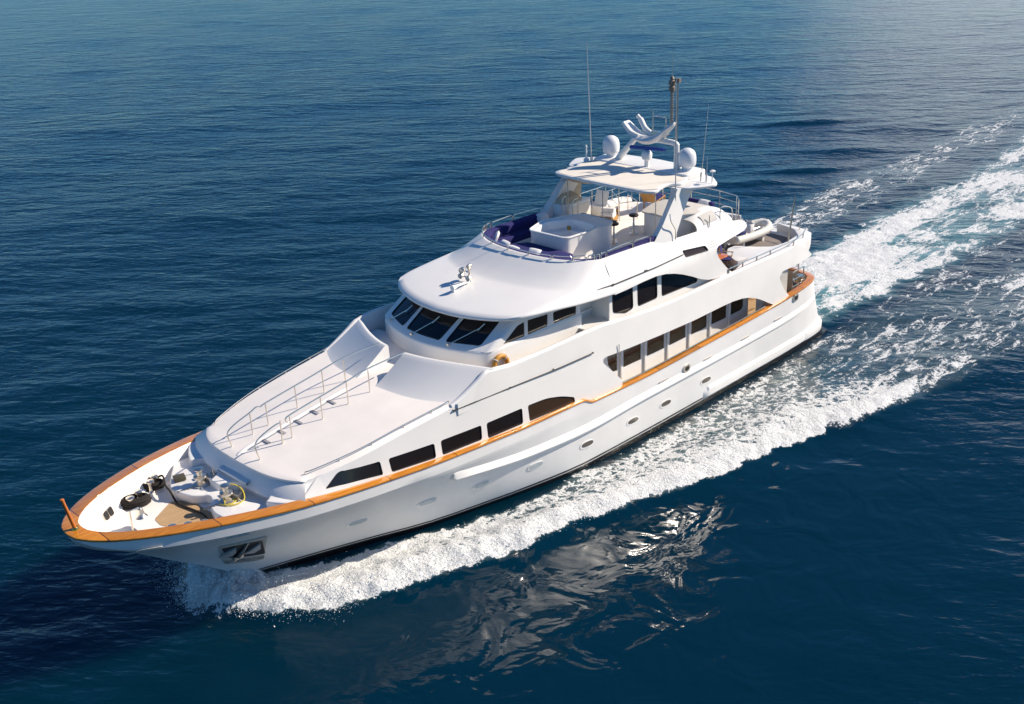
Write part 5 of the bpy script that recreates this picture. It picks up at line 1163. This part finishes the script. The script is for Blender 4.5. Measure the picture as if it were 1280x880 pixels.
# foam pattern: lace of bubbles, thresholded by the foam cover
xyz = nd(t, 'SeparateXYZ'); L(tc.outputs['Object'], xyz.inputs[0]); mpx = nd(t, 'Mapping'); mpx.inputs['Scale'].default_value = (.45, 1.35, 1); L(tc.outputs['Object'], mpx.inputs[0])
sel = nd(t, 'MapRange', interpolation_type='SMOOTHSTEP'); sel.inputs[1].default_value = 1; sel.inputs[2].default_value = 9; L(xyz.outputs[0], sel.inputs[0])
fmx = nd(t, 'Mix', data_type='FLOAT'); L(sel.outputs[0], fmx.inputs[0]); L(noise(1.25, 7, 1.4, mpx.outputs[0], .6), fmx.inputs[2]); L(noise(1.5, 5, 1.6), fmx.inputs[3]); fl = fmx.outputs[0]; vo = nd(t, 'TexVoronoi', feature='DISTANCE_TO_EDGE'); vo.inputs['Scale'].default_value = 1.55
wv = nd(t, 'Mix', data_type='RGBA'); nw = nd(t, 'TexNoise'); nw.inputs['Scale'].default_value = 1.3; nw.inputs['Detail'].default_value = 4; L(tc.outputs['Object'], nw.inputs[0])
wv.inputs[0].default_value = .45; L(tc.outputs['Object'], wv.inputs[6]); L(nw.outputs[1], wv.inputs[7]); 
sc_ = nd(t, 'VectorMath', operation='ADD'); s2 = nd(t, 'VectorMath', operation='SCALE'); s2.inputs['Scale'].default_value = 1.5; L(nw.outputs[1], s2.inputs[0]); L(tc.outputs['Object'], sc_.inputs[0]); L(s2.outputs[0], sc_.inputs[1]); L(sc_.outputs[0], vo.inputs[0])
vo2 = nd(t, 'TexVoronoi', feature='DISTANCE_TO_EDGE'); vo2.inputs['Scale'].default_value = 4.2; L(sc_.outputs[0], vo2.inputs[0])
lace = mth('SUBTRACT', 1, mth('MULTIPLY', vo.outputs[0], 2.6), True); lace2 = mth('SUBTRACT', 1, mth('MULTIPLY', vo2.outputs[0], 2.4), True)
fn = noise(9, 6, .8, None, .65); fn2 = noise(6.5, 4, .5, None, .7)
lac = mth('ADD', mth('ADD', mth('MULTIPLY', lace, mth('MULTIPLY', sel.outputs[0], .30)), mth('ADD', mth('MULTIPLY', lace2, .22), mth('SUBTRACT', .15, mth('MULTIPLY', sel.outputs[0], .15)))), mth('ADD', mth('ADD', .21, mth('MULTIPLY', mth('SUBTRACT', fl, .5), mth('SUBTRACT', 1.35, mth('MULTIPLY', sel.outputs[0], .6)))), mth('ADD', mth('MULTIPLY', fn, .30), mth('MULTIPLY', mth('SUBTRACT', fn2, .5), mth('ADD', .35, mth('MULTIPLY', sel.outputs[0], .65))))))
lv = mth('ADD', mth('SUBTRACT', lac, 1.02), mth('MULTIPLY', aF.outputs['Fac'], 1.0))
msk = nd(t, 'MapRange', interpolation_type='SMOOTHSTEP'); msk.inputs[1].default_value = .0; msk.inputs[2].default_value = .17; L(lv, msk.inputs[0])
gate_ = nd(t, 'MapRange'); gate_.inputs[1].default_value = .02; gate_.inputs[2].default_value = .10; L(aF.outputs['Fac'], gate_.inputs[0])
veil = mth('MULTIPLY', mth('MULTIPLY', mth('SUBTRACT', aF.outputs['Fac'], .12, True), 1.0), mth('MULTIPLY', fl, 0.42), True)
mk = mth('MAXIMUM', mth('MULTIPLY', msk.outputs[0], gate_.outputs[0]), veil)
fb = nd(t, 'BsdfPrincipled'); fb.inputs['Base Color'].default_value = (.80, .81, .80, 1); fb.inputs['Roughness'].default_value = .85; fb.inputs['Specular IOR Level'].default_value = .2
bf = nd(t, 'Bump'); bf.inputs['Strength'].default_value = .9; bf.inputs['Distance'].default_value = .12; L(mth('ADD', fn, mth('MULTIPLY', lac, .5)), bf.inputs['Height']); L(bf.outputs[0], fb.inputs['Normal'])
ms = nd(t, 'MixShader'); L(mk, ms.inputs[0]); L(b.outputs[0], ms.inputs[1]); L(fb.outputs[0], ms.inputs[2]); L(ms.outputs[0], out.inputs[0])
me.materials.append(m)

# spray thrown up by the bow and along the crest (uncountable droplets: one object)
sp = MB(); r = random.Random(5)
def drop(x, y, z, s):
    v_ = [(x+s*(r.random()-.5)*2, y+s*(r.random()-.5)*2, z+s*(r.random()-.5)*2) for _ in range(4)]
    sp.add(v_, [(0, 1, 2), (0, 2, 3), (0, 3, 1), (1, 3, 2)])
for i in range(9000):
    x = 31.7-(r.random()**1.9)*13; yo_ = float(np.interp(x, [p[0] for p in outer[::1]], [p[1] for p in outer])); yi_ = float(np.interp(x, [p[0] for p in inner], [p[1] for p in inner]))
    sg = 1 if r.random() < .75 else -1
    u = max(.35, 1-abs(r.gauss(0, .28))) if x < 29 else r.random()*1.3; y = yi_+(yo_-yi_)*u+r.gauss(0, .16)
    hh = np.interp(x, [18, 24, 28, 31], [.2, .35, .6, .7]); z = abs(r.gauss(0, .5))*hh+.10+.3*math.exp(-((u-.86)/.3)**2)*hh
    drop(x+r.gauss(0, .15), sg*y, z, .010+.026*r.random()**2)
for i in range(9000):
    q = abs(r.gauss(0, 1)); x = 30.9+r.gauss(0, .5); y = .5-q*1.5; drop(x+.12*y, y, .1+abs(r.gauss(0, .35))*math.exp(-q*.6), .009+.016*r.random())
for i in range(9000//9):
    x = 31.3-r.random()*3.2; y = float(np.interp(x, [p[0] for p in outer], [p[1] for p in outer]))-.05+abs(r.gauss(0, .16)); drop(x+.1, y, .05+abs(r.gauss(0, .16)), .009+.016*r.random())
o = sp.build('spray', MATS['foam_white'], smooth=False, recalc=False); tag(o, 'white droplets of spray thrown up round the bow of the yacht', 'spray', kind='stuff')
